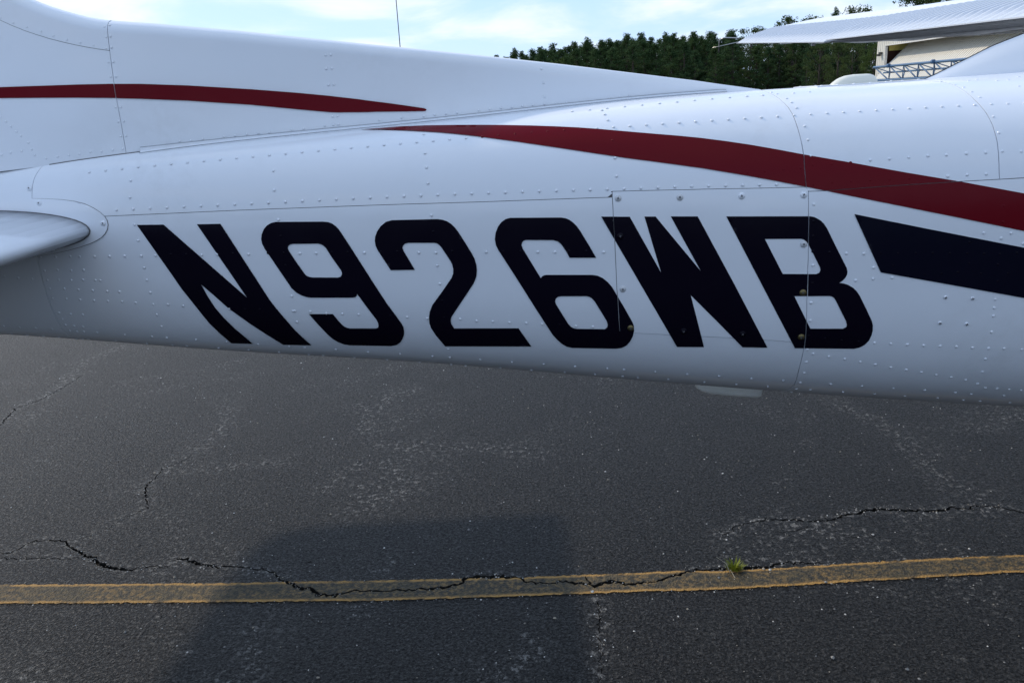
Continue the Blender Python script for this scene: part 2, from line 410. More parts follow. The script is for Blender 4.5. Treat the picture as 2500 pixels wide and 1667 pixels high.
# painted line sheet
used = sorted({i for f in line for i in f}); idx = {v: i for i, v in enumerate(used)}
lv = [(gv[i][0], gv[i][1], line_top) for i in used]
me = bpy.data.meshes.new('painted_line'); me.from_pydata(lv, [], [tuple(idx[i] for i in f) for f in line])
at = me.attributes.new('across', 'FLOAT', 'POINT')
at.data.foreach_set('value', np.array([(y-np.interp(x, line_xy[0], line_xy[2]))/(np.interp(x, line_xy[0], line_xy[1])-np.interp(x, line_xy[0], line_xy[2])) for x, y, z in lv], dtype=np.float32))
me.update(); tag(link('yellow_line', me, M['line']), kind='structure')

# loose grit and stones: along the cracks, the line edges and scattered
def grit():
    mb = MB(); base = [(1,0,-.4),(.3,.95,-.3),(-.8,.6,-.4),(-.8,-.6,-.35),(.3,-.95,-.4),(.1,.1,.75),(.5,-.3,.5),(-.3,.5,.55)]
    fc = [(0,1,7,5),(1,2,7),(2,3,5,7),(3,4,6,5),(4,0,6),(0,5,6)]
    def stone(x, y, s, z=0.0):
        a = rng.random()*6.28; ca, sa = math.cos(a), math.sin(a); q = 0.6+rng.random()*0.8; hz = 0.45+0.5*rng.random()
        mb.add([(x+s*(px*ca*q-py*sa), y+s*(px*sa*q+py*ca), z+s*hz*(pz+0.35)) for px, py, pz in base], fc, int(rng.random()*3))
    for mid, w in crack_mid:
        wa = np.interp(np.linspace(0, 1, len(mid)), np.linspace(0, 1, len(w)), w)
        for i, (x, y) in enumerate(mid):
            for _ in range(rng.poisson(0.32+wa[i]*120)):
                s = 0.0011+0.0022*rng.random()**2
                stone(x+rng.normal(0, .022), y+rng.normal(0, .016), s)
    for i in range(700):
        x = -3+6*rng.random(); ed = EDGE_T if rng.random() < .5 else EDGE_B
        stone(x, at_x(ed, x)+rng.normal(0, .006), 0.0009+0.0022*rng.random()**2)
    for i in range(2600):
        stone(-3.2+6.4*rng.random(), 1.6+4.8*rng.random()**1.3, 0.0012+0.0024*rng.random()**3)
    for i in range(560):
        stone(-3.2+6.4*rng.random(), 1.6+4.6*rng.random()**1.2, 0.0024+0.0030*rng.random()**2)
    for mid in wear_mid:
        for x, y in mid:
            for _ in range(rng.poisson(0.5)): stone(x+rng.normal(0, .03), y+rng.normal(0, .03), 0.0011+0.0022*rng.random()**2)
    for px, py, s in ((1755,1409,.0045),(1864,1388,.007),(1880,1390,.005),(1880,1396,.0035),(2131,1304,.006),(1446,1443,.006),(426,1408,.006),(571,1252,.004),(552,1230,.0035),(305,1542,.005),(2215,1633,.006),(2033,1604,.006),(2244,1656,.005),(1210,1590,.003),(1008,1348,.005),(938,1337,.004),(1890,1453,.003),(2016,1420,.006),(2030,1424,.004)):
        g = on_plane(px, py, 2, 0.003); stone(g[0], g[1], s, 0.003)
    o = mb.build('loose_grit', [mat('pale_grit', (0.60, 0.59, 0.56), 0.9), mat('grey_grit', (0.24, 0.235, 0.225), 0.9), mat('buff_grit', (0.30, 0.27, 0.22), 0.9)])
    tag(o, 'pale grit and small stones scattered along the cracks in the asphalt', 'grit', kind='stuff')
grit()

M['grass_field'] = mat('field_grass', (0.05, 0.075, 0.025), 0.9, 0.2)
k = NT_(M['grass_field']); k.l(k.mix(k.mr(k.noise(k.geo(), 0.4, 5), .35, .7), (0.04, 0.065, 0.02), (0.085, 0.085, 0.035)), k.b.inputs['Base Color'])
mb = MB(); mb.add([(-900, -300, -0.03), (900, -300, -0.03), (900, 1500, -0.03), (-900, 1500, -0.03)], [(0, 1, 2, 3)])
tag(mb.build('field', M['grass_field']), kind='structure')

# ------------------------------------------------------------------ aircraft
plane = empty('light_aircraft', (0.3, 2.145, 0.0))
tag(plane, 'white high wing light airplane with red and navy stripes and large dark tail lettering', 'airplane')
bpy.context.view_layer.update()
PINV = plane.matrix_world.inverted()
def child(name, mesh, mats, parent=plane):
    """mesh is in world coordinates; parts share the aircraft's origin"""
    o = link(name, mesh, mats, parent)
    if parent is plane: o.matrix_parent_inverse = Matrix.Translation(-plane.location)
    return o

YC, NTOP, NBOT = 2.145, 3.1, 2.7
KX = np.array([-2.0, -1.4, -0.8, -0.2, 0.4, 1.0, 1.6, 2.2])
ZT = np.array([1.4445, 1.4973, 1.5335, 1.5595, 1.5897, 1.5977, 1.6074, 1.604])
ZB = np.array([1.095, 1.0445, 0.9745, 0.9133, 0.8386, 0.7724, 0.7181, 0.6625])
def catmull(x, V):
    x = min(max(x, KX[0]), KX[-1]); i = min(max(int(np.searchsorted(KX, x))-1, 0), len(KX)-2)
    t = (x-KX[i])/(KX[1]-KX[0]); Vp = [2*V[0]-V[1], *V, 2*V[-1]-V[-2]]
    a, b, c, d = Vp[i:i+4]
    return b+.5*t*(c-a+t*(2*a-5*b+4*c-d+t*(3*(b-c)+d-a)))
def halfw(x): return 0.28+0.145*x if x > -1.55 else max(0.05, 0.28-0.145*1.55)
def skin(x, th, off=0.0):
    """tail cone surface: th runs from 0 (top) over the near side (pi/2) to pi (bottom); negative = far side"""
    zt, zb, w = catmull(x, ZT), catmull(x, ZB), halfw(x); zm = zb+.45*(zt-zb)
    s, c = math.sin(th), math.cos(th); n = NTOP if c > 0 else NBOT; hh = zt-zm if c > 0 else zm-zb
    sy = math.copysign(abs(s)**(2/n), s); cz = math.copysign(abs(c)**(2/n), c)
    P = Vector((x, YC-w*sy, zm+hh*cz))
    if off:
        N = Vector((0, -math.copysign(abs(sy)**(n-1), sy)/w, math.copysign(abs(cz)**(n-1), cz)/hh)).normalized()
        P += N*off
    return P
def skin_theta(P):
    x = P[0]; zt, zb, w = catmull(x, ZT), catmull(x, ZB), halfw(x); zm = zb+.45*(zt-zb)
    c = P[2]-zm; n = NTOP if c > 0 else NBOT; hh = zt-zm if c > 0 else zm-zb
    cc = min(1, abs(c)/hh); sn = min(1, abs(YC-P[1])/w)
    return math.atan2(sn**(n/2), math.copysign(cc**(n/2), c))

XA, XF = -2.7, 2.2
def skin_bvh():
    mb = MB(); xs = np.linspace(XA, XF, 320); th = np.linspace(0, math.pi, 181)
    mb.grid([[skin(x, t) for t in th] for x in xs])
    return BVHTree.FromPolygons([Vector(v) for v in mb.v], mb.f)
SB = skin_bvh()
CAMV = Vector(_C)
def hit_skin(x, y):
    h = SB.ray_cast(CAMV, Vector(sight(x, y)).normalized())
    return (h[0], h[1]) if h[0] is not None else (None, None)
def curve_uv(px):
    out = []
    for x, y in px:
        P, _ = hit_skin(x, y)
        if P is not None: out.append((P.x, skin_theta(P)))
    return out
def f_of_x(uv):   # theta as a function of station
    uv = sorted(uv); X = [u for u, v in uv]; T = [v for u, v in uv]
    def f(x):
        if x < X[0]: return T[0]+(x-X[0])*(T[1]-T[0])/(X[1]-X[0])
        if x > X[-1]: return T[-1]+(x-X[-1])*(T[-1]-T[-2])/(X[-1]-X[-2])
        return float(np.interp(x, X, T))
    return f
def f_of_t(uv):   # station as a function of theta
    uv = sorted((v, u) for u, v in uv); T = [v for v, u in uv]; X = [u for v, u in uv]
    return lambda t: float(np.interp(t, T, X))

c1 = lambda p: crop(0, 0, p); c2 = lambda p: crop(800, 0, p); c3 = lambda p: crop(1600, 0, p)
c4 = lambda p: crop(0, 450, p); c5 = lambda p: crop(800, 450, p); c6 = lambda p: crop(1600, 450, p)
H1 = f_of_x(curve_uv(c1([(260,1395),(680,1380),(1500,1343),(2352,1311)]) + c2([(500,1303),(1000,1288),(1500,1270),(1815,1259)])))
H1b = f_of_x(curve_uv(c2([(1820,1222),(2352,1210)]) + c3([(300,1208),(600,1203),(960,1195)])))
H1f = f_of_x(curve_uv(c3([(978,1222),(1100,1218),(1500,1188),(1960,1158),(2352,1136)])))
HBOT = f_of_x(curve_uv(c5([(1955,948),(2180,960)]) + c6([(300,970),(600,985),(870,1004)])))
V1 = f_of_t(curve_uv(c3([(735,600),(805,645),(850,690),(880,740),(905,810),(930,900),(945,985),(960,1195),(977,1215)]) + c6([(975,45),(977,200),(973,500),(965,850),(955,1000),(940,1080),(915,1180),(885,1280)])))
V0 = f_of_t(curve_uv(c2([(1815,1230),(1822,1380),(1830,1500)]) + c5([(1835,450),(1848,700),(1855,850),(1862,950)])))
V2 = f_of_t(curve_uv(c1([(305,1040),(250,1085),(215,1150),(206,1200),(205,1300)]) + c4([(225,430),(250,520),(330,790),(425,955)])))
V3 = f_of_t(curve_uv(c3([(1760,520),(1830,527),(1900,545),(1965,580),(2040,645),(2100,710),(2150,800),(2180,910),(2190,1020),(2192,1100)])))

def patch(mb, sL, sR, tT, tB, nu, nv, gaps=(1, 1, 1, 1), g=0.0007, off=0.0, wall=0.004, surf=skin, mat_i=0):
    """one skin panel between two station curves and two girth curves, edges turned in"""
    G = []
    for i in range(nu+1):
        row = []
        for j in range(nv+1):
            s, t = i/nu, j/nv; x = 0.5*(sL(1.0)+sR(1.0)); th = 1.0
            for _ in range(4):
                th = tT(x)+(tB(x)-tT(x))*t; x = sL(th)+(sR(th)-sL(th))*s
            if i == 0 and gaps[0]: x += g
            if i == nu and gaps[1]: x -= g
            dth = (surf(x, th+0.01)-surf(x, th-0.01)).length/0.02 or 1
            if j == 0 and gaps[2]: th += g/max(dth, 0.03)
            if j == nv and gaps[3]: th -= g/max(dth, 0.03)
            row.append((x, th))
        G.append(row)
    P = [[surf(x, th, off) for x, th in row] for row in G]
    mb.grid(P, mat_i)
    def edge(seq):
        a = [surf(x, th, off) for x, th in seq]; b = [surf(x, th, off-wall) for x, th in seq]
        mb.grid([a, b], mat_i)
    if gaps[0]: edge(G[0])
    if gaps[1]: edge(G[-1])
    if gaps[2]: edge([r_[0] for r_ in G])
    if gaps[3]: edge([r_[-1] for r_ in G])
cst = lambda v: (lambda _: v)
def panel(name, patches, mats=None):
    mb = MB()
    for a, kw in patches: patch(mb, *a, **kw)
    return child(name, mb.mesh(name, True), mats or M['white'])
# dark inner shell seen in the seams
mb = MB(); xs = np.linspace(XA, XF, 120); th = np.linspace(-math.pi, math.pi, 121)
mb.grid([[skin(x, t, -0.0035) for t in th] for x in xs]); mb.add([skin(XA, t, -0.0035) for t in th[:-1]], [tuple(range(120))])
child('inner_shell', mb.mesh('inner_shell', True), M['core'])
PI = math.pi; EPS = 0.0
upper = panel('skin_panel', [((V2, V1, cst(0.0), lambda x: H1(x) if x < V0(1.4) else H1b(x), 150, 50), dict(gaps=(1, 1, 0, 1)))])
lower = panel('skin_panel', [((V2, V0, H1, HBOT, 100, 34), dict(gaps=(1, 1, 1, 0))),
                             ((V2, V0, HBOT, cst(PI), 100, 44), dict(gaps=(1, 0, 0, 0))),
                             ((V0, V1, HBOT, cst(PI), 30, 44), dict(gaps=(0, 1, 1, 0)))])
hatch = panel('access_panel', [((V0, V1, H1b, HBOT, 30, 40), dict(off=0.0008))])
fwd_up = panel('skin_panel', [((V1, V3, cst(0.0), H1f, 40, 50), dict(gaps=(1, 1, 0, 1), off=0.0006))])
fwd_top = panel('skin_panel', [((V3, cst(XF), cst(0.0), H1f, 60, 50), dict(gaps=(1, 0, 0, 1), off=0.0012))])
fwd_low = panel('skin_panel', [((V1, cst(XF), H1f, cst(PI), 80, 60), dict(gaps=(1, 0, 1, 0), off=0.0006))])
tail = panel('skin_panel', [((cst(XA), V2, cst(0.0), cst(PI), 60, 90), dict(gaps=(0, 1, 0, 0)))])
far = panel('skin_panel', [((cst(XA), cst(XF), cst(-PI), cst(0.0), 100, 60), dict(gaps=(0, 0, 0, 0)))])
for o in (far,): pass
mb = MB(); tv = np.linspace(0, 2*PI, 49)[:-1]
mb.add([skin(XA-.0, t-PI, 0.0) for t in tv]+[Vector((XA-0.10, YC, 1.25))], [(i, (i+1) % 48, 48) for i in range(48)])
child('tail_cone_cap', mb.mesh('tail_cone_cap', True), M['white'])

# --- flat paint on the skin: stripes and letters ---------------------------------
def smooth_px(pts, closed=True, n=3):
    return pts
def decal(name, loops, mats, ray, off=0.0012, step=11.0, thick=0.0, cuts=(), parent=plane, mat_i=None):
    """outline (with holes) draped over the skin; cuts are seam polylines left open"""
    V = []; Ed = []
    def add(loop, closed=True):
        q = densify(list(loop)+([loop[0]] if closed else []), step)
        if closed: q = q[:-1]
        b = len(V); V.extend(Vector(p) for p in q); n = len(q)
        for i in range(n-(0 if closed else 1)): Ed.append((b+i, b+(i+1) % n))
    for lp in loops: add(lp)
    cut_p = []
    for c in cuts:
        L = []; Rr = []
        for i, (x, y) in enumerate(c):
            a = c[max(i-1, 0)]; b = c[min(i+1, len(c)-1)]; dx, dy = b[0]-a[0], b[1]-a[1]; l = math.hypot(dx, dy)
            L.append((x-dy/l*0.8, y+dx/l*0.8)); Rr.append((x+dy/l*0.8, y-dx/l*0.8))
        cp = L+Rr[::-1]; cut_p.append(cp); add(cp)
    xs = [p[0] for p in loops[0]]; ys = [p[1] for p in loops[0]]
    for gx in np.arange(min(xs)+step*.5, max(xs), step):
        for gy in np.arange(min(ys)+step*.5, max(ys), step):
            s = 0
            for lp in loops: s ^= inside(lp, gx, gy)
            if s: V.append(Vector((gx, gy)))
    vo, _, fo, _, _, _ = delaunay_2d_cdt(V, Ed, [], 0, 1e-4)
    keep = []
    for f in fo:
        cx = sum(vo[i].x for i in f)/3; cy = sum(vo[i].y for i in f)/3; s = 0
        for lp in loops: s ^= inside(lp, cx, cy)
        if s and not any(inside(cp, cx, cy) for cp in cut_p): keep.append(f)
    used = sorted({i for f in keep for i in f}); pos = {}; vs = []
    for i in used:
        P, N = ray(vo[i].x, vo[i].y)
        if P is None: continue
        if N.dot(Vector(sight(vo[i].x, vo[i].y))) > 0: N = -N
        pos[i] = len(vs); vs.append(P+N*off)
    fs = [tuple(pos[i] for i in f) for f in keep if all(i in pos for i in f)]
    mb = MB(); mb.add(vs, fs)
    if thick:
        cnt = {}
        for f in fs:
            for a, b in zip(f, f[1:]+f[:1]): cnt[(a, b)] = 1
        bd = [(a, b) for a, b in cnt if (b, a) not in cnt]; inv = {v: k2 for k2, v in pos.items()}
        for a, b in bd:
            q = []
            for i in (a, b):
                P, N = ray(vo[inv[i]].x, vo[inv[i]].y)
                if N.dot(Vector(sight(vo[inv[i]].x, vo[inv[i]].y))) > 0: N = -N
                q.append(P+N*(off-thick))
            mb.add([vs[a], vs[b], q[1], q[0]], [(0, 1, 2, 3)])
    me = mb.mesh(name, True)
    bm = bmesh.new(); bm.from_mesh(me); 
    for f in bm.faces:
        if f.normal.dot(Vector(_C)-f.calc_center_median()) < 0: f.normal_flip()
    bm.to_mesh(me); bm.free()
    return child(name, me, mats, parent)

X8 = 2090.7
def both(a, b): return c4(a)+c5(b)
L_N = [c4([(875,259),(1045,257),(1578,722),(1258,255),(1408,252),(1530,440),(1650,625),(1720,733),(1765,792),(1815,850),(1880,925),(1940,982),(1988,1024),(1808,1021),(1700,955),(1600,890),(1463,793),(1360,702),(1285,638),(1325,710),(1375,787),(1430,850),(1500,918),(1615,1015),(1478,1011),(1410,955),(1340,888),(1290,828),(1240,765),(1160,665),(1100,578),(985,415)])]
L_9 = [c4([(1760,240),(2060,238),(2095,241),(2120,250),(2145,268),(2162,286),(2180,312),(2260,435),(2391,640),(2470,760),(2530,840),(2562,885),(2574,907),(2579,935),(2577,960),(2568,985),(2555,1005),(2530,1022),(2496,1029),(2231,1024),(2195,1018),(2160,1005),(2125,985),(2090,955),(2030,892),(1972,826),(2125,826),(2160,868),(2180,890),(2198,905),(2215,913),(2235,917),(2401,917),(2413,912),(2416,900),(2413,882),(2401,860),(2340,780),(2279,697),(2277,710),(2268,718),(2251,722),(1985,722),(1955,718),(1925,708),(1893,690),(1862,662),(1775,535),(1690,410),(1674,380),(1668,350),(1671,320),(1685,285),(1705,262),(1730,247)]),
       c4([(1870,380),(2030,378),(2048,382),(2063,390),(2080,405),(2120,468),(2175,545),(2183,563),(2182,578),(2172,590),(2155,594),(1995,593),(1975,590),(1957,582),(1945,570),(1895,500),(1845,425),(1838,408),(1840,394),(1852,383)])]
L_2 = [c5([(410,229),(700,222),(733,226),(762,236),(788,252),(812,275),(835,305),(880,375),(920,440),(938,475),(949,512),(953,548),(949,590),(930,635),(870,725),(810,815),(790,845),(785,868),(790,890),(808,917),(1218,916),(1300,1032),(750,1031),(690,960),(660,915),(650,885),(647,850),(652,812),(668,770),(730,685),(790,598),(801,570),(802,540),(795,510),(785,490),(755,445),(725,400),(712,386),(697,376),(680,373),(515,373),(495,378),(482,390),(478,405),(484,422),(557,545),(403,547),(320,420),(307,392),(302,360),(304,335),(315,303),(338,268),(372,240)])]
L_6 = [c5([(1165,214),(1490,212),(1520,217),(1545,228),(1570,247),(1590,268),(1610,295),(1665,385),(1713,468),(1544,468),(1520,425),(1500,395),(1486,378),(1468,364),(1440,356),(1265,355),(1250,360),(1240,372),(1237,388),(1245,410),(1300,500),(1360,598),(1367,588),(1380,580),(1395,577),(1690,577),(1722,582),(1755,597),(1785,621),(1815,655),(1850,715),(1895,790),(1945,878),(1953,900),(1955,930),(1948,965),(1930,1000),(1905,1027),(1875,1041),(1840,1046),(1560,1041),(1525,1033),(1495,1016),(1465,990),(1435,957),(1320,780),(1200,590),(1090,420),(1074,388),(1067,350),(1072,310),(1086,272),(1108,242),(1135,222)]),
       c5([(1490,713),(1650,713),(1668,716),(1685,726),(1705,748),(1745,812),(1780,870),(1787,893),(1784,910),(1768,922),(1590,920),(1572,917),(1553,907),(1535,888),(1495,825),(1458,765),(1451,745),(1456,728),(1470,717)])]
L_W = [c5([(1745,206),(1927,207),(2127,562),(2021,206),(2092,206)])+c6([(289,552),(98,205),(270,205),(500,630),(715,1040),(556,1037),(390,870),(225,706),(268,870),(310,1036),(138,1035)])+c5([(2030,695),(1890,455)])]
L_B = [c6([(452,205),(985,204),(1010,208),(1030,217),(1055,232),(1075,252),(1095,282),(1150,395),(1220,533),(1225,555),(1222,575),(1212,595),(1195,613),(1172,628),(1200,631),(1230,641),(1262,660),(1285,683),(1303,710),(1345,795),(1380,870),(1387,900),(1386,930),(1379,960),(1362,995),(1335,1022),(1300,1040),(1265,1047),(890,1043),(700,680)]),
       c6([(698,349),(930,348),(945,352),(957,360),(975,380),(1010,450),(1050,530),(1052,548),(1044,564),(1025,572),(812,571)]),
       c6([(886,713),(1110,712),(1125,715),(1139,724),(1150,740),(1185,810),(1215,870),(1221,893),(1217,909),(1195,919),(988,919)])]
def chaikin(loop):
    return loop
STR_N = [c6([(1268,190),(1700,277),(2352,404),(3050,542),(4300,789),(4300,1070),(3050,848),(2352,724),(1900,643),(1437,561)])]
STR_R = [c2([(205,833),(330,823),(450,813),(560,808),(650,805),(800,803),(960,802),(1130,803),(1300,806),(1450,811),(1600,818),(1750,829),(1900,842)])+c3([(0,858),(150,870),(300,885),(450,904),(600,926),(775,956),(945,988),(1250,1040),(1600,1103),(1950,1161),(2352,1235),(3050,1364),(4300,1595),(4300,1873),(3050,1619),(2352,1474),(1900,1382),(1600,1322),(1300,1262),(960,1193),(775,1157),(600,1125),(300,1075),(0,1034)])+c2([(1900,1010),(1700,980),(1500,950),(1350,928),(1200,906),(950,873),(800,857),(700,848),(500,837),(350,832)])]
SEAM_V1 = c3([(905,810),(930,900),(945,985),(960,1195),(977,1215)])+c6([(977,100),(978,204),(975,500),(970,700),(965,850),(957,985),(948,1047)])
SEAM_V0 = c2([(1815,1230),(1822,1380),(1830,1500)])+c5([(1835,450),(1850,720),(1857,850),(1862,935)])
SEAM_H1F = c3([(978,1222),(1100,1218),(1300,1203),(1500,1188),(1960,1158),(2352,1136)])
for nm, L, cu in (('letter', L_N, ()), ('letter', L_9, ()), ('letter', L_2, ()), ('letter', L_6, (SEAM_V0,)), ('letter', L_W, (SEAM_V0,)), ('letter', L_B, (SEAM_V1,))):
    decal(nm, L, M['navy'], hit_skin, 0.0016, cuts=cu)
navy_stripe = decal('navy_stripe', STR_N, M['navy2'], hit_skin, 0.0020, 13)
red_stripe = decal('red_stripe', STR_R, M['red'], hit_skin, 0.0020, 12, cuts=(SEAM_V1[:5], SEAM_H1F))

# --- fin: dorsal fin, fin skin, fin leading edge, rudder ----------------------------
TOPL = c1([(210,0),(330,45),(450,82),(570,112),(683,130),(1000,152),(1500,195),(2352,283)])+c2([(470,303),(1060,363),(1500,412),(2000,473),(2352,516)])+c3([(390,535),(660,570)])
TP = [on_plane(x, y, 1, YC) for x, y in TOPL]
tX = [q[0] for q in TP]; tZ = [q[2] for q in TP]
tX = [-2.15, -1.75, -1.45, -1.28]+tX; tZ = [2.85, 2.42, 2.11, 1.975]+tZ
tX.append(tX[-1]+.05); tZ.append(float(np.interp(tX[-1], KX, ZT))-.011)
def fin_top(x): return float(np.interp(x, tX, tZ))
NOSE = tX[-1]
def fin_base(x): return catmull(x, ZT)-0.012
def fin_half(x): return float(np.interp(x, [-2.4, -1.6, -1.0, 0.0, NOSE], [0.045, 0.06, 0.052, 0.034, 0.007]))
def fin(x, v, off=0.0, side=-1):
    zb, zt = fin_base(x), max(fin_top(x), fin_base(x)+.003); hgt = zt-zb; v = min(max(v, 0.0), 1.0)
    r0 = max(1-0.030/hgt, 0.3); h = fin_half(x)*(1-0.45*v)
    if v > r0: h *= math.sqrt(max(0.0, 1-((v-r0)/(1-r0))**2))
    return Vector((x, YC+side*(h+off), zb+hgt*v))
def fin_bvh():
    mb = MB(); xs = np.linspace(-2.1, NOSE-.002, 200); vs = np.linspace(0, 1, 60)
    mb.grid([[fin(x, v) for v in vs] for x in xs]); return BVHTree.FromPolygons([Vector(v) for v in mb.v], mb.f)
FB = fin_bvh()
def hit_fin(x, y):
    h = FB.ray_cast(CAMV, Vector(sight(x, y)).normalized())
    return (h[0], h[1]) if h[0] is not None else (None, None)
def fin_uv(px):
    out = []
    for x, y in px:
        P, _ = hit_fin(x, y)
        if P is not None:
            zb = fin_base(P.x); out.append((P.x, (P.z-zb)/(fin_top(P.x)-zb)))
    return out
S1uv = fin_uv(c1([(686,190),(690,240),(700,330),(728,535),(745,640),(775,800),(803,965)]))
_s1 = sorted((v, u) for u, v in S1uv)
def S1(v):
    if v > _s1[-1][0]: return _s1[-1][1]+(v-_s1[-1][0])*(_s1[-1][1]-_s1[-3][1])/(_s1[-1][0]-_s1[-3][0])
    return float(np.interp(v, [q[0] for q in _s1], [q[1] for q in _s1]))
LEuv = fin_uv(c1([(4,132),(100,175),(250,228),(400,270),(550,302),(692,324)]))
LE = f_of_x(LEuv)
LEc = lambda x: min(max(LE(x), 0.05), 0.97)
vspace = None
def fpatch(name, sL, sR, vB, vT, nu, nv, gaps, off=0.0, g=0.0006, parent=plane):
    mb = MB()
    for side in (-1, 1):
        patch(mb, sL, sR, vB, vT, nu, nv, gaps=gaps, off=off, g=g, surf=lambda x, v, o=0.0: fin(x, v, o, side))
    o = child(name, mb.mesh(name, True), M['white'], parent); fix_normals(o); return o
dorsal = fpatch('dorsal_fin', S1, cst(NOSE-.003), cst(0.0), cst(1.0), 110, 60, (1, 0, 0, 0))
finskin = fpatch('vertical_fin', cst(-2.1), S1, cst(0.0), LEc, 40, 40, (1, 1, 0, 1), off=0.0004)
finle = fpatch('fin_leading_edge', cst(-2.1), S1, LEc, cst(1.0), 40, 50, (1, 1, 1, 0), off=0.0009)
# inner filler behind the fin seams
mb = MB(); xs = np.linspace(-2.1, NOSE-.01, 60); vs = np.linspace(0, .985, 14)
for side in (-1, 1): mb.grid([[fin(x, v, -0.003, side) for v in vs] for x in xs])
child('fin_core', mb.mesh('fin_core', True), M['core'])
mb = MB()   # rudder
rud = [[(x, YC+sd*(0.045*(1-(s/1.0)**1.2)*0.8+0.004), 1.30+hz) for x, s in ((-2.11, 0.0), (-2.3, 0.45), (-2.55, 1.0))] for hz, sd in ()]
sec_z = [(1.34, -2.62), (1.9, -2.60), (2.4, -2.58), (2.84, -2.55)]
ringz = []
for z, xe in sec_z:
    x_h = -2.115 if z < 2.6 else -2.16
    ringz.append([(x_h, YC-.04, z), (x_h-.2, YC-.03, z), (xe, YC-.004, z), (xe, YC+.004, z), (x_h-.2, YC+.03, z), (x_h, YC+.04, z)])
vsl = [q for r_ in ringz for q in r_]; fsl = []
for i in range(3):
    for k_ in range(6): fsl.append((i*6+k_, i*6+(k_+1) % 6, (i+1)*6+(k_+1) % 6, (i+1)*6+k_))
fsl += [tuple(range(6)), tuple(range(18, 24))]
mb.add(vsl, fsl); o = child('rudder', mb.mesh('rudder'), M['white']); fix_normals(o)
# flange along the fin root, lying on the tail cone top
FL_O = c1([(300,1048),(760,990),(885,968),(1500,908),(2352,815)])+c2([(640,772),(1200,715),(1700,668),(2352,612)])+c3([(300,588),(490,572)])
mb = MB(); up_l = []; lo_l = []; mid_l = []
for x in np.linspace(-0.93, NOSE-.14, 90):
    h = fin_half(x)
    def top_at(dy, off):
        yy = dy; w = halfw(x); n = NTOP; zt, zb = catmull(x, ZT), catmull(x, ZB); zm = zb+.45*(zt-zb)
        return (x, YC-yy, zm+(zt-zm)*(1-(yy/w)**n)**(1/n)+off)
    up_l.append((x, YC-h-.0035, min(fin_base(x)+.020, max(fin_top(x)-.012, fin_base(x)+.014)))); mid_l.append((x, YC-h-.0045, top_at(h+.0045, .0035)[2]))
    lo_l.append(top_at(h+.013, .0022))
lo2 = [(a, b, c-.003) for a, b, c in lo_l]; up2 = [(a, b+.003, c) for a, b, c in up_l]
mb.grid([up2, up_l, mid_l, lo_l, lo2]); o = child('fin_root_flange', mb.mesh('fin_root_flange'), M['white'])
FSTR = [c1([(-400,566),(0,558),(300,548),(500,541),(700,537),(900,537),(1200,547),(1600,571),(1900,594),(2100,613),(2352,642)])+c2([(200,636),(400,661),(560,684),(615,692),(628,697),(631,702),(628,708),(615,711),(300,715)])+c1([(2352,717),(2160,719),(2110,718),(1900,699),(1600,670),(1200,644),(900,632),(700,627),(500,625),(250,626),(0,628),(-400,632)])]
SEAM_S1 = c1([(690,240),(700,330),(728,535),(745,640),(775,800)])
fin_stripe = decal('red_stripe', FSTR, M['red'], hit_fin, 0.0022, 12, cuts=(SEAM_S1,))

for ln in (up_l, lo_l):
    mb = MB(); mb.tube([(a, b-.0003, c) for a, b, c in ln], .0008, 5); child('sealant_bead', mb.mesh('sealant_bead', True), M['sealant'])
bl = []
for x in np.linspace(-1.17, -0.93, 20):
    h = fin_half(x)+.0006; w_ = halfw(x); zt_, zb_ = catmull(x, ZT), catmull(x, ZB); zm_ = zb_+.45*(zt_-zb_)
    bl.append((x, YC-h, zm_+(zt_-zm_)*(1-min(.98, h/w_)**NTOP)**(1/NTOP)+.0008))
mb = MB(); mb.tube(bl, .0012, 6); child('sealant_bead', mb.mesh('sealant_bead', True), M['core'])
# --- stabilizer -----------------------------------------------------------------
def airfoil(n=26, t=0.10):
    up = []
    for i in range(n+1):
        x = 0.5*(1-math.cos(math.pi*i/n)); y = 5*t*(.2969*x**.5-.126*x-.3516*x*x+.2843*x**3-.1036*x**4)
        up.append((x, y))
    return up
def stab(side):
    mb = MB(); yr, yt = YC+side*0.02, YC+side*1.78; AF = airfoil(26, 0.09); rings = []
    ys = [0, .25, .5, .75, .90, .96, .985, 1.0]
    for f in ys:
        y = yr+(yt-yr)*f; le = -1.062-0.035*f; te = -2.44+0.13*f; ch = le-te; z = 1.338+0.0*f
        tip = 1.0 if f < .9 else math.sqrt(max(0.0, 1-((f-.9)/.1)**2)); cs = 1 if f < .9 else 0.8+0.2*tip
        sc_ = max(tip, 0.06)
        ring = [(le-0.06*(1-cs)-ch*x*cs, y, z+ch*v*sc_) for x, v in AF] + [(le-0.06*(1-cs)-ch*x*cs, y, z-ch*v*sc_) for x, v in AF[-2:0:-1]]
        rings.append(ring)
    n = len(rings[0]); vs = [q for r_ in rings for q in r_]
    fs = [(i*n+k_, i*n+(k_+1) % n, (i+1)*n+(k_+1) % n, (i+1)*n+k_) for i in range(len(rings)-1) for k_ in range(n)]
    fs += [tuple(range(n)), tuple((len(rings)-1)*n+k_ for k_ in range(n))]
    mb.add(vs, fs); o = child('stabilizer', mb.mesh('stabilizer', True), M['white']); fix_normals(o); return o
stab_near = stab(-1); stab_far = stab(1)
for p_ in ():
    pass
FAIR = [c1([(206,1268),(300,1270),(400,1276),(480,1287),(540,1302),(600,1330),(640,1356),(668,1382),(683,1405),(690,1435),(686,1465)])+c4([(684,290),(672,315),(650,338),(620,357),(580,376),(520,397),(440,420),(350,440),(262,456),(238,440),(215,350),(206,200)])]
FO = FAIR[0]; cx_ = sum(q[0] for q in FO)/len(FO); cy_ = sum(q[1] for q in FO)/len(FO)
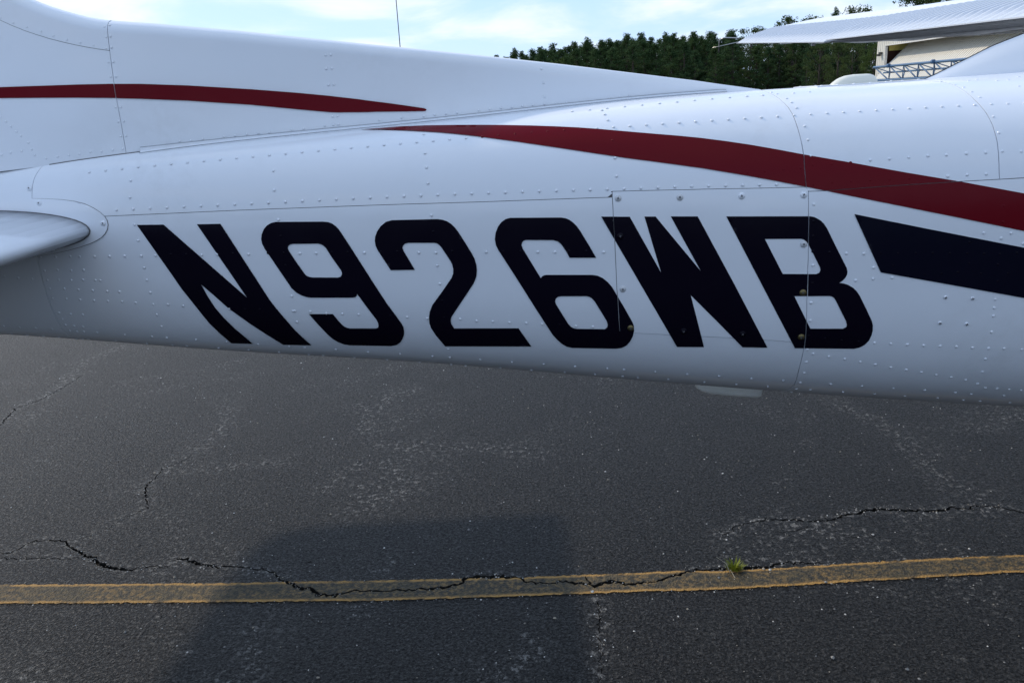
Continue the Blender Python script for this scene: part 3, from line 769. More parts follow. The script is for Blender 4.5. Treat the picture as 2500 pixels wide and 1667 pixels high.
gap_ = [[(x+1.1*(x-cx_)/math.hypot(x-cx_, y-cy_), y+1.1*(y-cy_)/math.hypot(x-cx_, y-cy_)) for x, y in FO]]
decal('root_fairing_gap', gap_, M['core'], hit_skin, 0.0009, 9)
root_fair = decal('root_fairing', FAIR, M['white'], hit_skin, 0.0030, 9, thick=0.003)

rp = []
for (x_, v_) in [(-1.062-1.378*x-.0, 1.338+1.378*v) for x, v in airfoil(40, 0.09)][::-1]+[(-1.062-1.378*x, 1.338-1.378*v) for x, v in airfoil(40, 0.09)][1:]:
    h_ = SB.ray_cast(Vector((x_, 0.3, v_)), Vector((0, 1, 0)))
    if h_[0] is not None: rp.append(h_[0]+h_[1].normalized()*(.004 if h_[1].y < 0 else -.004))
mb = MB(); mb.tube(rp, .0013, 6); child('root_seal', mb.mesh('root_seal', True), M['core'])
# --- rivets and screws ----------------------------------------------------------
def dome(r, h, n=8):
    mb = MB(); vs = [(r*1.0*math.cos(2*PI*i/n), r*math.sin(2*PI*i/n), -0.0006) for i in range(n)]
    vs += [(r*.88*math.cos(2*PI*i/n), r*.88*math.sin(2*PI*i/n), h*.40) for i in range(n)]
    vs += [(r*.52*math.cos(2*PI*i/n), r*.52*math.sin(2*PI*i/n), h*.86) for i in range(n)]+[(0, 0, h)]
    fs = []
    for k_ in range(2):
        fs += [(k_*n+i, k_*n+(i+1) % n, (k_+1)*n+(i+1) % n, (k_+1)*n+i) for i in range(n)]
    fs += [(2*n+i, 2*n+(i+1) % n, 3*n) for i in range(n)]
    mb.add(vs, fs); return mb
RV = {}
for cn in ('white', 'red', 'navy'):
    RV[cn] = dome(0.0036, 0.0014).mesh('rivet_'+cn, True); RV[cn].materials.append(M[cn])
def lerp_row(pts, n):
    d = [0]
    for a, b in zip(pts[:-1], pts[1:]): d.append(d[-1]+math.hypot(b[0]-a[0], b[1]-a[1]))
    t = np.linspace(0, d[-1], n); return list(zip(np.interp(t, d, [p[0] for p in pts]), np.interp(t, d, [p[1] for p in pts])))
R_skin = []
R_skin += lerp_row(c1([(742,1340),(1038,1326),(1545,1302),(2292,1265)])+c2([(860,1237),(1410,1219),(1853,1207),(2303,1190)])+c3([(773,1178)]), 40)
R_skin += lerp_row(c1([(570,1100),(937,1062),(1532,1008),(2268,943)])+c2([(476,917),(950,878),(1487,835),(2023,800)])+c3([(43,792),(597,756),(1147,722),(1690,691),(2108,669),(2226,666),(2352,663)]), 58)
R_skin += c3([(740,593),(776,603),(837,632),(868,657),(900,692),(953,807),(974,894),(990,995),(1003,1053),(1006,1180),(1011,1305),(882,598),(983,590),(685,611)])
R_skin += c6([(1008,237),(1005,330),(1005,427),(1005,516),(1002,630),(994,755),(988,868),(978,965),(970,1053),(963,1132),(950,1201),(926,1262),(900,1303),(870,1322)])
R_skin += lerp_row(c2([(1560,714),(2057,668)])+c3([(175,650),(377,632),(584,617)]), 11)
R_skin += c2([(1750,706),(1768,733),(1787,769),(1817,898),(1834,1009),(1843,1125)])
R_skin += c3([(1823,525),(1910,545),(1965,561),(2017,590),(2070,625),(2155,748),(2191,850),(2213,967),(1997,520),(2050,512),(2180,520),(2250,515),(2316,495),(2318,554),(1960,490)])
R_skin += c3([(1123,1047),(1245,1040),(1370,1023),(1493,1015),(1616,1005),(1738,996),(1856,990),(1983,981),(2106,975),(2333,968)])
R_skin += c3([(1125,1167),(1247,1158),(1370,1150),(1492,1147),(1620,1140),(1741,1135),(1865,1126),(1988,1117),(2110,1112),(583,1103),(699,1094),(815,1082),(926,1073)])
R_skin += c2([(617,808),(613,832),(613,860),(622,979),(631,1070),(640,1170),(663,1374)])+c5([(675,302),(700,517),(716,634),(730,742),(745,850),(770,1050),(780,1103),(789,1145)])
R_skin += c1([(835,1152),(829,1260),(860,1434),(882,1535)])+c4([(921,532),(938,611),(959,690),(1002,831),(1032,907)])
R_skin += c1([(1745,1090),(1750,1214),(1777,1403)])+c4([(1793,330),(1823,517),(1843,613),(1862,713),(1882,807),(1895,877)])
R_skin += c4([(260,464),(356,462),(449,460),(510,461),(605,460),(700,459),(797,458),(903,457),(993,455),(1092,447),(1190,446),(1287,451),(1385,447),(1487,441),(1587,446),(1710,437),(1812,437),(1914,441),(2018,439)])
R_skin += c5([(27,433),(128,433),(235,436),(340,430),(445,428),(582,436),(691,436),(795,426),(900,425),(1012,432),(1120,428),(1231,427),(1340,432),(1450,432),(1540,425),(1650,426),(1761,433)])
R_skin += c6([(1110,433),(1219,441),(1329,442),(1437,437),(1546,440),(1660,438),(1767,438),(1876,440),(1987,440),(2095,443),(2195,445),(2303,437)])
R_skin += c4([(336,724),(425,729),(512,735),(601,740),(690,744),(779,748),(867,755),(980,765),(1072,766),(1169,775),(1270,783),(1365,790),(1463,794),(1565,797),(1660,797),(1765,803),(1870,808),(1982,811),(2083,822)])
R_skin += c5([(95,826),(197,830),(400,838),(507,847),(637,855),(845,859),(950,871),(1054,875),(1160,881),(1267,885),(1371,892),(1480,895),(1585,904),(1692,909)])
R_skin += c6([(1082,982),(1187,995),(1295,1002),(1397,1011),(1502,1016),(1607,1021),(1711,1027),(1816,1031),(1920,1035),(2023,1042),(2126,1046),(2224,1047),(2338,1053)])
R_skin += c4([(285,551),(368,546),(455,549),(535,548),(303,610),(376,609),(454,609),(531,609),(610,612),(641,612),(320,665),(412,667),(502,672),(592,676),(686,682),(763,684),(378,818),(452,828),(531,832),(400,861),(420,898),(475,904),(531,908),(447,934),(493,937),(537,938),(30,590),(118,597),(207,604),(25,903),(125,911),(231,916),(333,922)])
R_skin += c4([(622,945),(797,959),(972,971),(1065,978),(1252,990),(1448,1003),(1648,1019),(1846,1032),(1945,1040),(2144,1052)])+c5([(53,1053),(258,1068),(463,1080),(670,1095),(973,1116),(1176,1132),(1378,1145),(1580,1160),(1783,1173),(1890,1180),(2090,1194),(2295,1210)])+c6([(408,1222),(612,1237),(816,1250),(1119,1272),(1319,1285),(1520,1299),(1719,1311),(1914,1326),(2015,1335),(2223,1346)])
R_skin += c4([(75,951),(175,960),(280,966),(378,973),(490,985),(530,985),(567,986),(740,996),(938,1013),(1102,1023),(1192,1028),(1395,1042),(1587,1055),(1782,1069),(1970,1084),(2064,1089),(2262,1102)])+c5([(378,1116),(588,1132),(880,1153),(1103,1168),(1300,1182),(1512,1196),(1707,1210),(1883,1222),(1980,1230),(2174,1242)])+c6([(313,1260),(517,1274),(718,1288),(990,1308),(1198,1321),(1398,1335),(1592,1348),(1801,1361),(1966,1373),(2071,1380),(2263,1390)])
R_skin += c6([(1006,1080),(1107,1098),(1207,1114),(1307,1132),(1404,1148),(1501,1166),(1600,1182),(1696,1197),(1792,1214),(1886,1229),(1979,1246),(2056,1271),(2104,1297),(2180,1301),(2256,1306),(2332,1313),(2168,733),(2162,788),(2157,839),(2145,942),(2106,1113),(2085,1195),(1391,531),(1389,603),(1277,613),(1510,596),(1514,516),(1610,583),(1718,574),(1823,568),(1928,560),(2075,568),(2246,568),(2002,370),(1998,503),(2183,511),(2182,617),(2094,311),(2205,344),(2268,312),(2348,378),(2220,137),(2215,240)])
R_fin = c1([(668,173),(700,163),(678,238),(705,233),(680,310),(712,305),(692,398),(723,396),(707,490),(740,490),(725,585),(757,583),(738,686),(772,685),(755,778),(790,774),(770,870),(805,868),(5,115),(85,147),(172,175),(262,202),(342,229),(428,255),(513,273),(597,290),(2077,353),(2110,352),(2083,441),(2117,438),(2097,543),(2130,541),(2108,650),(2140,648),(2123,745),(2155,742),(295,1010),(367,1000),(440,990),(508,983),(577,971),(648,966),(720,958),(783,950),(1147,902),(1217,897),(1293,888),(1428,873),(1500,866),(1575,857),(1648,851),(1718,845),(1860,828),(1937,822),(2072,803),(2128,797),(2160,795),(5,748),(38,777),(70,808),(104,840),(135,868),(180,911),(203,954),(222,991),(10,988),(68,975),(138,965)])
R_fin += c2([(330,767),(470,752),(613,742),(683,733),(755,727),(825,720),(965,706),(1035,697),(1105,690),(1175,685),(1243,678),(1310,672),(1383,665),(1455,660),(1525,655),(1923,612),(1860,620),(1795,628),(1363,440),(1378,530),(1383,617)])
letters_all = [L_N, L_9, L_2, L_6, L_W, L_B, STR_N]
def under(x, y):
    for L in letters_all:
        s = 0
        for lp in L: s ^= inside(lp, x, y)
        if s: return 'navy'
    if inside(STR_R[0], x, y): return 'red'
    return 'white'
def frame_on(P, N):
    return Matrix.Translation(P) @ N.to_track_quat('Z', 'Y').to_matrix().to_4x4()
placed = []
for (x, y) in R_skin:
    P, N = hit_skin(x, y)
    if P is None: continue
    if N.dot(P-CAMV) > 0: N = -N
    placed.append((P+N*0.0012, N, under(x, y), (P-CAMV).length, 1.0))
for (x, y) in R_fin:
    P, N = hit_fin(x, y)
    if P is None: continue
    if N.dot(P-CAMV) > 0: N = -N
    placed.append((P+N*0.0010, N, 'red' if inside(FSTR[0], x, y) else 'white', (P-CAMV).length+0.4, 0.85))
placed.sort(key=lambda q: q[3])
rest = MB(); rest_src = dome(0.0036, 0.0014)
for i, (P, N, c, d, s) in enumerate(placed):
    Mx = frame_on(P, N) @ Matrix.Scale(s*(0.94+0.12*random.random()), 4)
    if i < 300:
        o = bpy.data.objects.new('rivet', RV[c]); COL.objects.link(o); o.parent = plane
        o.matrix_parent_inverse = Matrix.Translation(-plane.location); o.matrix_world = Mx
        o.matrix_basis = Mx
    else:
        rest.add([Mx @ Vector(v) for v in rest_src.v], rest_src.f, {'white': 0, 'red': 1, 'navy': 2}[c])
o = child('rivets', rest.mesh('rivets', True), [M['white'], M['red'], M['navy']]); o['kind'] = 'stuff'

def screw_mesh(name, mhead, r=0.0068):
    mb = dome(r, 0.0026, 14)
    mb.m = [0]*len(mb.f)
    n = 16; vs = []   # washer ring
    for i in range(n):
        a = 2*PI*i/n; vs += [(r*.9*math.cos(a), r*.9*math.sin(a), .0009), (r*1.14*math.cos(a), r*1.14*math.sin(a), .0004), (r*1.16*math.cos(a), r*1.16*math.sin(a), -.0008)]
    fs = []
    for i in range(n):
        j = (i+1) % n; fs += [(i*3, i*3+1, j*3+1, j*3), (i*3+1, i*3+2, j*3+2, j*3+1)]
    mb.add(vs, fs, 0)
    for a in (0, PI/2):
        ca, sa = math.cos(a), math.sin(a); w, l = .0008, .0030
        mb.add([(l*ca-w*sa, l*sa+w*ca, .00275), (-l*ca-w*sa, -l*sa+w*ca, .00275), (-l*ca+w*sa, -l*sa-w*ca, .00275), (l*ca+w*sa, l*sa-w*ca, .00275)], [(0, 1, 2, 3)], 1)
        mb.v[-4:] = [(x, y, z+.0002*(a > 0)) for x, y, z in mb.v[-4:]]
    me = mb.mesh(name, True); me.materials.append(mhead); me.materials.append(M['slot']); return me
SM = {'w': screw_mesh('screw_white', M['white']), 's': screw_mesh('screw_steel', mat('worn_screw_paint', (0.56, 0.58, 0.60), 0.35, 0.5)), 'n': screw_mesh('screw_navy', M['navy']), 'b': screw_mesh('screw_brass', M['brass'])}
screws = [(c5([(1853,90)]), 's', hatch), (c5([(2247,84)]), 's', hatch), (c6([(550,75)]), 'w', hatch), (c6([(946,68)]), 'w', hatch), (c6([(946,382)]), 's', hatch), (c6([(941,690)]), 'b', hatch), (c6([(930,972)]), 'b', hatch), (c6([(556,952)]), 'n', hatch), (c6([(180,934)]), 'n', hatch), (c5([(1867,330)]), 'n', hatch), (c5([(1883,668)]), 's', hatch), (c5([(1933,915)]), 'b', hatch),
          (c1([(189,1202)]), 'w', tail), (c1([(255,1296)]), 'w', root_fair), (c1([(663,1424)]), 'w', root_fair), (c4([(338,416)]), 'w', root_fair)]
for pos, kd, par in screws:
    P, N = hit_skin(*pos[0])
    if N.dot(P-CAMV) > 0: N = -N
    up = 0.0034 if par is root_fair else (0.0022 if kd in 'nb' else 0.0014)
    o = bpy.data.objects.new('screw', SM[kd]); COL.objects.link(o); o.parent = par
    o.matrix_basis = frame_on(P+N*up, N) @ Matrix.Rotation(random.random()*3, 4, 'Z') @ Matrix.Scale(0.9 if par is not hatch else 1.0, 4)
    # pop rivets with open centres on the lower forward skin
PR = {'w': screw_mesh('open_rivet', M['white'], 0.0036)}
for x, y in c6([(1850,720),(2022,728),(1815,883),(1985,890)]):
    P, N = hit_skin(x, y)
    if N.dot(P-CAMV) > 0: N = -N
    o = bpy.data.objects.new('open_rivet', PR['w']); COL.objects.link(o); o.parent = fwd_low
    o.matrix_basis = frame_on(P+N*0.0012, N) @ Matrix.Rotation(random.random()*3, 4, 'Z')

# --- antennas --------------------------------------------------------------------
def blob(name, x0_, x1_, zfun, half, mats, nx=28, down=False, prof=None, yc=YC):
    mb = MB(); P = []
    for i in range(nx+1):
        s = i/nx; s = 0.5-0.5*math.cos(PI*s); x = x0_+(x1_-x0_)*s; zb_ = zfun(x); h = prof(s); row = []
        wy = half*max(0.02, (1-abs(2*s-1)**3.2))**0.6
        for j in range(17):
            a = PI*j/16; row.append((x, yc-math.copysign(abs(math.cos(a))**0.7, math.cos(a))*wy, zb_+(-1 if down else 1)*h*max(0, math.sin(a))**0.75-(0.004 if not down else -0.004)))
        P.append(row)
    mb.grid(P); o = child(name, mb.mesh(name, True), mats); fix_normals(o); return o
def prof_top(s):
    return 0.028*float(np.interp(s, [0, .08, .2, .33, .5, .8, .9, .97, 1], [0.0, .38, .74, .93, 1.0, .98, .82, .5, .1]))
top_ant = blob('antenna', 0.862, 0.990, lambda x: catmull(x, ZT)+0.001, 0.024, M['ivory'], prof=prof_top)
def prof_bel(s):
    return 0.066*float(np.interp(s, [0, .03, .10, .25, .5, .9, .97, 1], [.60, .72, .84, .93, .97, 1.0, .95, .75]))
bel_ant = blob('antenna', 0.513, 0.708, lambda x: catmull(x, ZB)+0.012, 0.026, M['ivory2'], down=True, prof=prof_bel, yc=2.09)
mb = MB()   # doubler plate under the top antenna
def on_top(x, yy, off):
    w = halfw(x); zt, zb = catmull(x, ZT), catmull(x, ZB); zm = zb+.45*(zt-zb)
    return (x, YC+yy, zm+(zt-zm)*(1-(abs(yy)/w)**NTOP)**(1/NTOP)+off)
pl_ = [[on_top(x, yy, .0028) for yy in np.linspace(-.085, .085, 15)] for x in np.linspace(0.80, 1.075, 12)]
mb.grid(pl_)
rim = [pl_[i][0] for i in range(12)]+[pl_[-1][j] for j in range(1, 15)]+[pl_[i][-1] for i in range(10, -1, -1)]+[pl_[0][j] for j in range(13, 0, -1)]
mb.grid([rim+[rim[0]], [(a, b, c-.003) for a, b, c in rim+[rim[0]]]])
o = child('antenna_plate', mb.mesh('antenna_plate'), M['white']); fix_normals(o)
for x in np.linspace(0.815, 1.06, 7):
    for yy in (-.073, .073):
        P = Vector(on_top(x, yy, .003)); o = bpy.data.objects.new('rivet', RV['white']); COL.objects.link(o); o.parent = plane
        o.matrix_parent_inverse = Matrix.Translation(-plane.location); o.matrix_basis = Matrix.Translation(P)

# --- rear cabin deck rising behind the tail cone, cabin, nose and gear --------------
def deck(x, t, side=-1):
    q = x-1.065; h = float(np.interp(q, [0, .045, .07, .148, .215, .295, .5, .8, 1.15], [0, .0, .009, .042, .071, .096, .155, .24, .30]))
    w = float(np.interp(q, [0, .1, .3, .6, 1.15], [.012, .024, .055, .12, .24]))
    base = catmull(min(x, XF), ZT)-0.015; bulge = .012*math.sin(PI*t)
    return (x, YC+side*(w*(1-t)+bulge*min(1, q*4)), base+(h+.015)*t)
mb = MB()
for sd in (-1, 1): mb.grid([[deck(x, t, sd) for t in np.linspace(0, 1, 16)] for x in np.linspace(1.065, 2.6, 64)])
o = child('cabin_rear_deck', mb.mesh('cabin_rear_deck', True), M['white']); fix_normals(o)
def hull(st, name, mats, n=32, ex=3.0):
    mb = MB(); P = []
    for x, zb_, zt_, w in st:
        row = []
        for k_ in range(n+1):
            a = 2*PI*k_/n; c, s = math.cos(a), math.sin(a)
            row.append((x, YC+w*math.copysign(abs(s)**(2/ex), s), (zt_+zb_)/2+(zt_-zb_)/2*math.copysign(abs(c)**(2/ex), c)))
        P.append(row)
    mb.grid(P); mb.add(P[0][:-1], [tuple(range(n))]); mb.add(P[-1][:-1], [tuple(range(n))])
    o = child(name, mb.mesh(name, True), mats); fix_normals(o); return o
mb = MB(); mb.tube([Vector(deck(x, 1.0))+Vector((0, 0, .0006)) for x in np.linspace(1.11, 2.18, 40)], .0012, 6)
child('edge_seal', mb.mesh('edge_seal', True), M['rubber'])
hull([(2.195, .668, 1.602, .597), (2.55, .645, 1.80, .60), (2.75, .635, 1.90, .58), (3.6, .60, 1.90, .55), (4.2, .62, 1.62, .53), (4.9, .66, 1.36, .47), (5.5, .72, 1.26, .38), (5.75, .80, 1.16, .24)], 'cabin_and_nose', M['white'])
mb = MB(); mb.tube([(5.75, YC, .98), (5.95, YC, .98), (6.08, YC, .98)], [.16, .11, .01], 16); child('spinner', mb.mesh('spinner', True), M['alu'])
def wheel(x, y, r):
    mb = MB(); P = []
    for k_ in range(25):
        a = 2*PI*k_/24; row = []
        for j in range(13):
            b = 2*PI*j/12; rr = r-.07+.07*math.cos(b); row.append((x+rr*math.cos(a), y+.075*math.sin(b), r+rr*math.sin(a)))
        P.append(row)
    mb.grid(P); o = child('wheel', mb.mesh('wheel', True), M['rubber']); fix_normals(o)
    mb = MB(); mb.tube([(x, y-.05, r), (x, y+.05, r)], r-.11, 16); child('hub', mb.mesh('hub'), M['alu'])
for sd in (-1, 1):
    wheel(3.05, YC+sd*1.25, .21)
    mb = MB(); mb.tube([(3.05, YC+sd*.38, .70), (3.05, YC+sd*.9, .45), (3.05, YC+sd*1.17, .21)], [.05, .04, .03], 8); child('gear_leg', mb.mesh('gear_leg', True), M['white'])
wheel(4.95, YC, .19)
mb = MB(); mb.tube([(4.95, YC-.13, .19), (4.95, YC-.10, .45), (4.95, YC, .72)], .03, 8); child('gear_leg', mb.mesh('gear_leg', True), M['white'])

# --- wings -------------------------------------------------------------------------
def wing_te(d):   # d = distance out from the centreline -> (x, z) of the trailing edge
    return 2.10, float(np.interp(d, [0, 1.18, 3.19, 5.2, 5.6], [1.79, 1.82, 1.876, 2.004, 2.03]))
def wing_le(d):
    return float(np.interp(d, [0, 3.2, 5.35], [3.72, 3.72, 3.42])), float(np.interp(d, [0, 3.69, 4.77, 5.8], [1.86, 1.962, 2.02, 2.075]))
TAF = airfoil(30, 0.12)
def wing_sec(d, frac0=0.0, frac1=1.0, n=14, thin=1.0):
    """upper and lower outline points between two chord fractions (0 = leading edge)"""
    xt, zt_ = wing_te(d); xl, zl = wing_le(d); ch = xl-xt; up = []; lo = []
    for i in range(n+1):
        f = frac0+(frac1-frac0)*(0.5-0.5*math.cos(PI*i/n) if frac0 == 0 else i/n)
        y = 5*.15*(.2969*f**.5-.126*f-.3516*f*f+.2843*f**3-.1036*f**4)
        cam_ = .03/.16*(.8*f-f*f) if f < .4 else .03/.36*(.2+.8*f-f*f)
        x = xl-ch*f; z = zl+(zt_-zl)*f
        up.append((x, z+ch*(cam_+y)*thin)); lo.append((x, z+ch*(cam_-y)*thin))
    return up, lo
def wing(side):
    root = None
    mb = MB(); P = []
    ds = list(np.linspace(.45, 5.2, 24))+[5.3, 5.38, 5.44, 5.47]
    for d in ds:
        t = 1 if d < 5.2 else math.sqrt(max(0.02, 1-((d-5.2)/.275)**2))
        up, lo = wing_sec(d, 0, .715, 18); mid = [((a[1]+b[1])/2) for a, b in zip(up, lo)]
        up = [(a[0], m_+(a[1]-m_)*t) for a, m_ in zip(up, mid)]; lo = [(a[0], m_+(a[1]-m_)*t) for a, m_ in zip(lo, mid)]
        ring = up+lo[::-1]; P.append([(x, YC+side*d, z) for x, z in ring]+[(ring[0][0], YC+side*d, ring[0][1])])
    mb.grid(P); mb.add(P[-1][:-1], [tuple(range(len(P[-1])-1))])
    o = child('wing', mb.mesh('wing', True), M['white']); fix_normals(o)
    o.modifiers.new('split', 'EDGE_SPLIT').split_angle = math.radians(50)
    for nm, d0, d1, droop in (('flap', .55, 3.17, 0.0), ('aileron', 3.20, 5.16, 0.012)):
        mb = MB(); P = []; nb = int((d1-d0)/.075); nn = nb*6
        for i in range(nn+1):
            d = d0+(d1-d0)*i/nn; up, lo = wing_sec(d, .73, 1.0, 8); ph = (i % 6)/6
            rib = 0.020*(0, 0, 1, 1, 0, 0)[i % 6]
            row = []
            for j, (x, z) in enumerate(up):
                e = (0.25, 1, 1, 1, 1, 1, 1, .55, 0)[j]
                row.append((x, YC+side*d, z+rib*e-droop*j/8))
            for j, (x, z) in list(enumerate(lo))[::-1]:
                row.append((x, YC+side*d, z-rib*.5*(1 if 0 < j < 8 else 0)-droop*j/8-.006*(j == 8)))
            row.append(row[0]); P.append(row)
        mb.grid(P); mb.add(P[0][:-1], [tuple(range(len(P[0])-1))]); mb.add(P[-1][:-1], [tuple(range(len(P[-1])-1))])
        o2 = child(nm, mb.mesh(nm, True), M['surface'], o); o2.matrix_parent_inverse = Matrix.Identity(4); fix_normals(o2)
        o2.modifiers.new('split', 'EDGE_SPLIT').split_angle = math.radians(35)
    mb = MB(); lip = []
    for d in np.linspace(.5, 5.15, 50):
        up, lo = wing_sec(d, 0, .715, 18); x, z = lo[-1]; lip.append([(x-.004, YC+side*d, z+.004), (x-.004, YC+side*d, z-.020-.004*math.sin(d*9)), (x+.004, YC+side*d, z-.020-.004*math.sin(d*9)), (x+.004, YC+side*d, z+.004)])
    mb.grid(lip); o4 = child('skin_lip', mb.mesh('skin_lip'), M['white'], o); fix_normals(o4)
    xt, zt_ = wing_te(5.3)
    mb = MB(); mb.tube([(xt+.10, YC+side*5.42, zt_+.03), (xt-.02, YC+side*5.50, zt_+.045), (xt-.05, YC+side*5.53, zt_+.03), (xt-.055, YC+side*5.53, zt_-.08)], .006, 8)
    o3 = child('tip_guard', mb.mesh('tip_guard', True), M['alu'], o)
    mb = MB(); mb.tube([(xt, YC+side*5.1, zt_-.02), (xt-.22, YC+side*5.12, zt_-.055)], [.004, .002], 6)
    child('static_wick', mb.mesh('static_wick', True), M['alu'], o)
    mb = MB(); mb.box((xt+.3, YC+side*4.2-.008, zt_-.125), (xt+.325, YC+side*4.2+.008, zt_-.05)); child('aileron_hinge', mb.mesh('aileron_hinge'), M['white'], o)
    return o
wing(1); wing(-1)

# ------------------------------------------------------------------ hangar
def ribbed(p, udir, vdir, nrm, U, V, pitch=0.30, depth=0.028, off=0.0):
    """ribbed sheet: ribs run along vdir"""
    p, ud, vd, nn = map(Vector, (p, udir, vdir, nrm)); mb = MB(); prof = []
    u = 0.0
    while u < U-1e-6:
        prof += [(u, 0), (u+pitch*.62, 0), (u+pitch*.70, depth), (u+pitch*.92, depth)]; u += pitch
    prof = [(min(a, U), b) for a, b in prof]+[(U, 0)]
    A = [p+ud*a+nn*(b+off) for a, b in prof]; B = [q+vd*V for q in A]
    mb.grid([A, B]); return mb
M['metal_wall'] = mat('cream_metal_sheet', (0.80, 0.765, 0.67), 0.45); M['trim'] = mat('white_trim', (0.74, 0.73, 0.70), 0.5)
k = NT_(M['metal_wall']); k.l(k.mix(k.mr(k.noise(k.geo(), 1.6, 5), .4, .8, 0, .35), (0.80, 0.765, 0.67), (0.70, 0.66, 0.56)), k.b.inputs['Base Color'])
M['maroon'] = mat('dark_maroon_sheet', (0.045, 0.014, 0.014), 0.7); M['blue'] = mat('blue_painted_steel', (0.085, 0.17, 0.30), 0.4)
M['yellow'] = mat('backlit_yellow', (0.92, 0.80, 0.26), 0.8); M['roofm'] = mat('grey_metal_roof', (0.42, 0.43, 0.44), 0.45)
M['concrete'] = mat('concrete', (0.3, 0.29, 0.27), 0.85)
hangar = empty('hangar', (30.0, 44.0, 0.0))
tag(hangar, 'cream metal hangar behind the wing with its big ribbed door tilted open', 'hangar')
def hchild(name, mb_or_me, mats, parent=hangar, smooth=False):
    me = mb_or_me.mesh(name, smooth) if isinstance(mb_or_me, MB) else mb_or_me
    o = link(name, me, mats, parent)
    if parent is hangar: o.matrix_parent_inverse = Matrix.Translation(-hangar.location)
    return o
HX, HL, HR, HH, HT = 30.0, 65.5, 20.0, 4.27, 5.35
hchild('wall', ribbed((HX, HL, HH), (0,-1,0), (0,0,1), (-1,0,0), HL-HR, HT-HH), M['metal_wall'])
hchild('corner_post', ribbed((HX, HL, 0), (0,-1,0), (0,0,1), (-1,0,0), 1.4, HH), M['metal_wall'])
hchild('wall', ribbed((HX, HR-1.4+1.4, 0), (0,-1,0), (0,0,1), (-1,0,0), 1.4, HT), M['metal_wall'])
hchild('wall', ribbed((HX+16, HL, 0), (-1,0,0), (0,0,1), (0,1,0), 16, HT), M['metal_wall'])
hchild('wall', ribbed((HX+16, HR-1.4, 0), (0,1,0), (0,0,1), (1,0,0), HL-HR+1.4, HT), M['metal_wall'])
hchild('wall', ribbed((HX, HR-1.4, 0), (1,0,0), (0,0,1), (0,-1,0), 16, HT), M['metal_wall'])
mb = MB(); mb.add([(HX-.3, HL+.3, HT), (HX-.3, HR-1.7, HT), (HX+8, HR-1.7, HT+1.0), (HX+8, HL+.3, HT+1.0), (HX+16.3, HL+.3, HT), (HX+16.3, HR-1.7, HT)], [(0,1,2,3), (3,2,5,4)])
mb.add([(HX-.3, HL+.3, HT-.12), (HX-.3, HR-1.7, HT-.12), (HX-.3, HR-1.7, HT), (HX-.3, HL+.3, HT)], [(0,1,2,3)])
mb.add([(HX, HL+.02, HT-.02), (HX+16, HL+.02, HT-.02), (HX+8, HL+.02, HT+.95)], [(0,1,2)])
hchild('roof', mb, M['roofm'])
mb = MB(); mb.box((HX-.04, HR, HH-.06), (HX+.10, HL-1.4, HH-.004)); mb.box((HX-.04, HL-1.44, 0), (HX+.16, HL-1.401, HH-.104)); hchild('door_trim', mb, M['trim'])
mb = MB(); mb.add([(HX+6, HL-.2, 0), (HX+6, HR, 0), (HX+6, HR, HT-.2), (HX+6, HL-.2, HT-.2)], [(0,1,2,3)]); mb.add([(HX+.1, HL-1.0, 0), (HX+6, HL-1.0, 0), (HX+6, HL-1.0, HT-.2), (HX+.1, HL-1.0, HT-.2)], [(0,1,2,3)])
hchild('inner_wall', mb, M['maroon'])
mb = MB()
for i in range(7):
    xa = HX+.45+i*.42; mb.box((xa, HL-.99-.06, 3.86), (xa+.40, HL-.99-.004, HT-.22))
hchild('backlit_panel', mb, M['yellow'])  # light coming through from outside is put into the bright yellow
mb = MB(); mb.box((HX-.1, HR, -.02), (HX+16, HL, .03)); hchild('floor_slab', mb, M['concrete'])
# door: hinged under the header, swung out
door = empty('tilted_door', (0, 0, 0)); door.parent = hangar; door.matrix_parent_inverse = Matrix.Translation(-hangar.location)
D0, DL = Vector((HX+2.2, HL-1.63, 4.78)), 4.25
ddir = Vector((-.756, 0, -.745)).normalized(); dn = Vector((-.745, 0, .756)).normalized()
dr = ribbed(D0, (0,-1,0), ddir, dn, HL-1.63-HR-.2, DL, pitch=.30, depth=.035)
bpy.data.objects.remove(door)
door = hchild('tilted_door', dr, M['metal_wall'])
mb = MB(); a_ = D0-dn*.05; mb.add([a_, a_+ddir*DL, a_+ddir*DL+dn*.09, a_+dn*.09], [(0,1,2,3)])
mb.add([a_, a_+Vector((0,-(HL-1.63-HR-.2),0)), a_+Vector((0,-(HL-1.63-HR-.2),0))+ddir*DL, a_+ddir*DL], [(0,1,2,3)])
hchild('door_frame', mb, M['trim'])
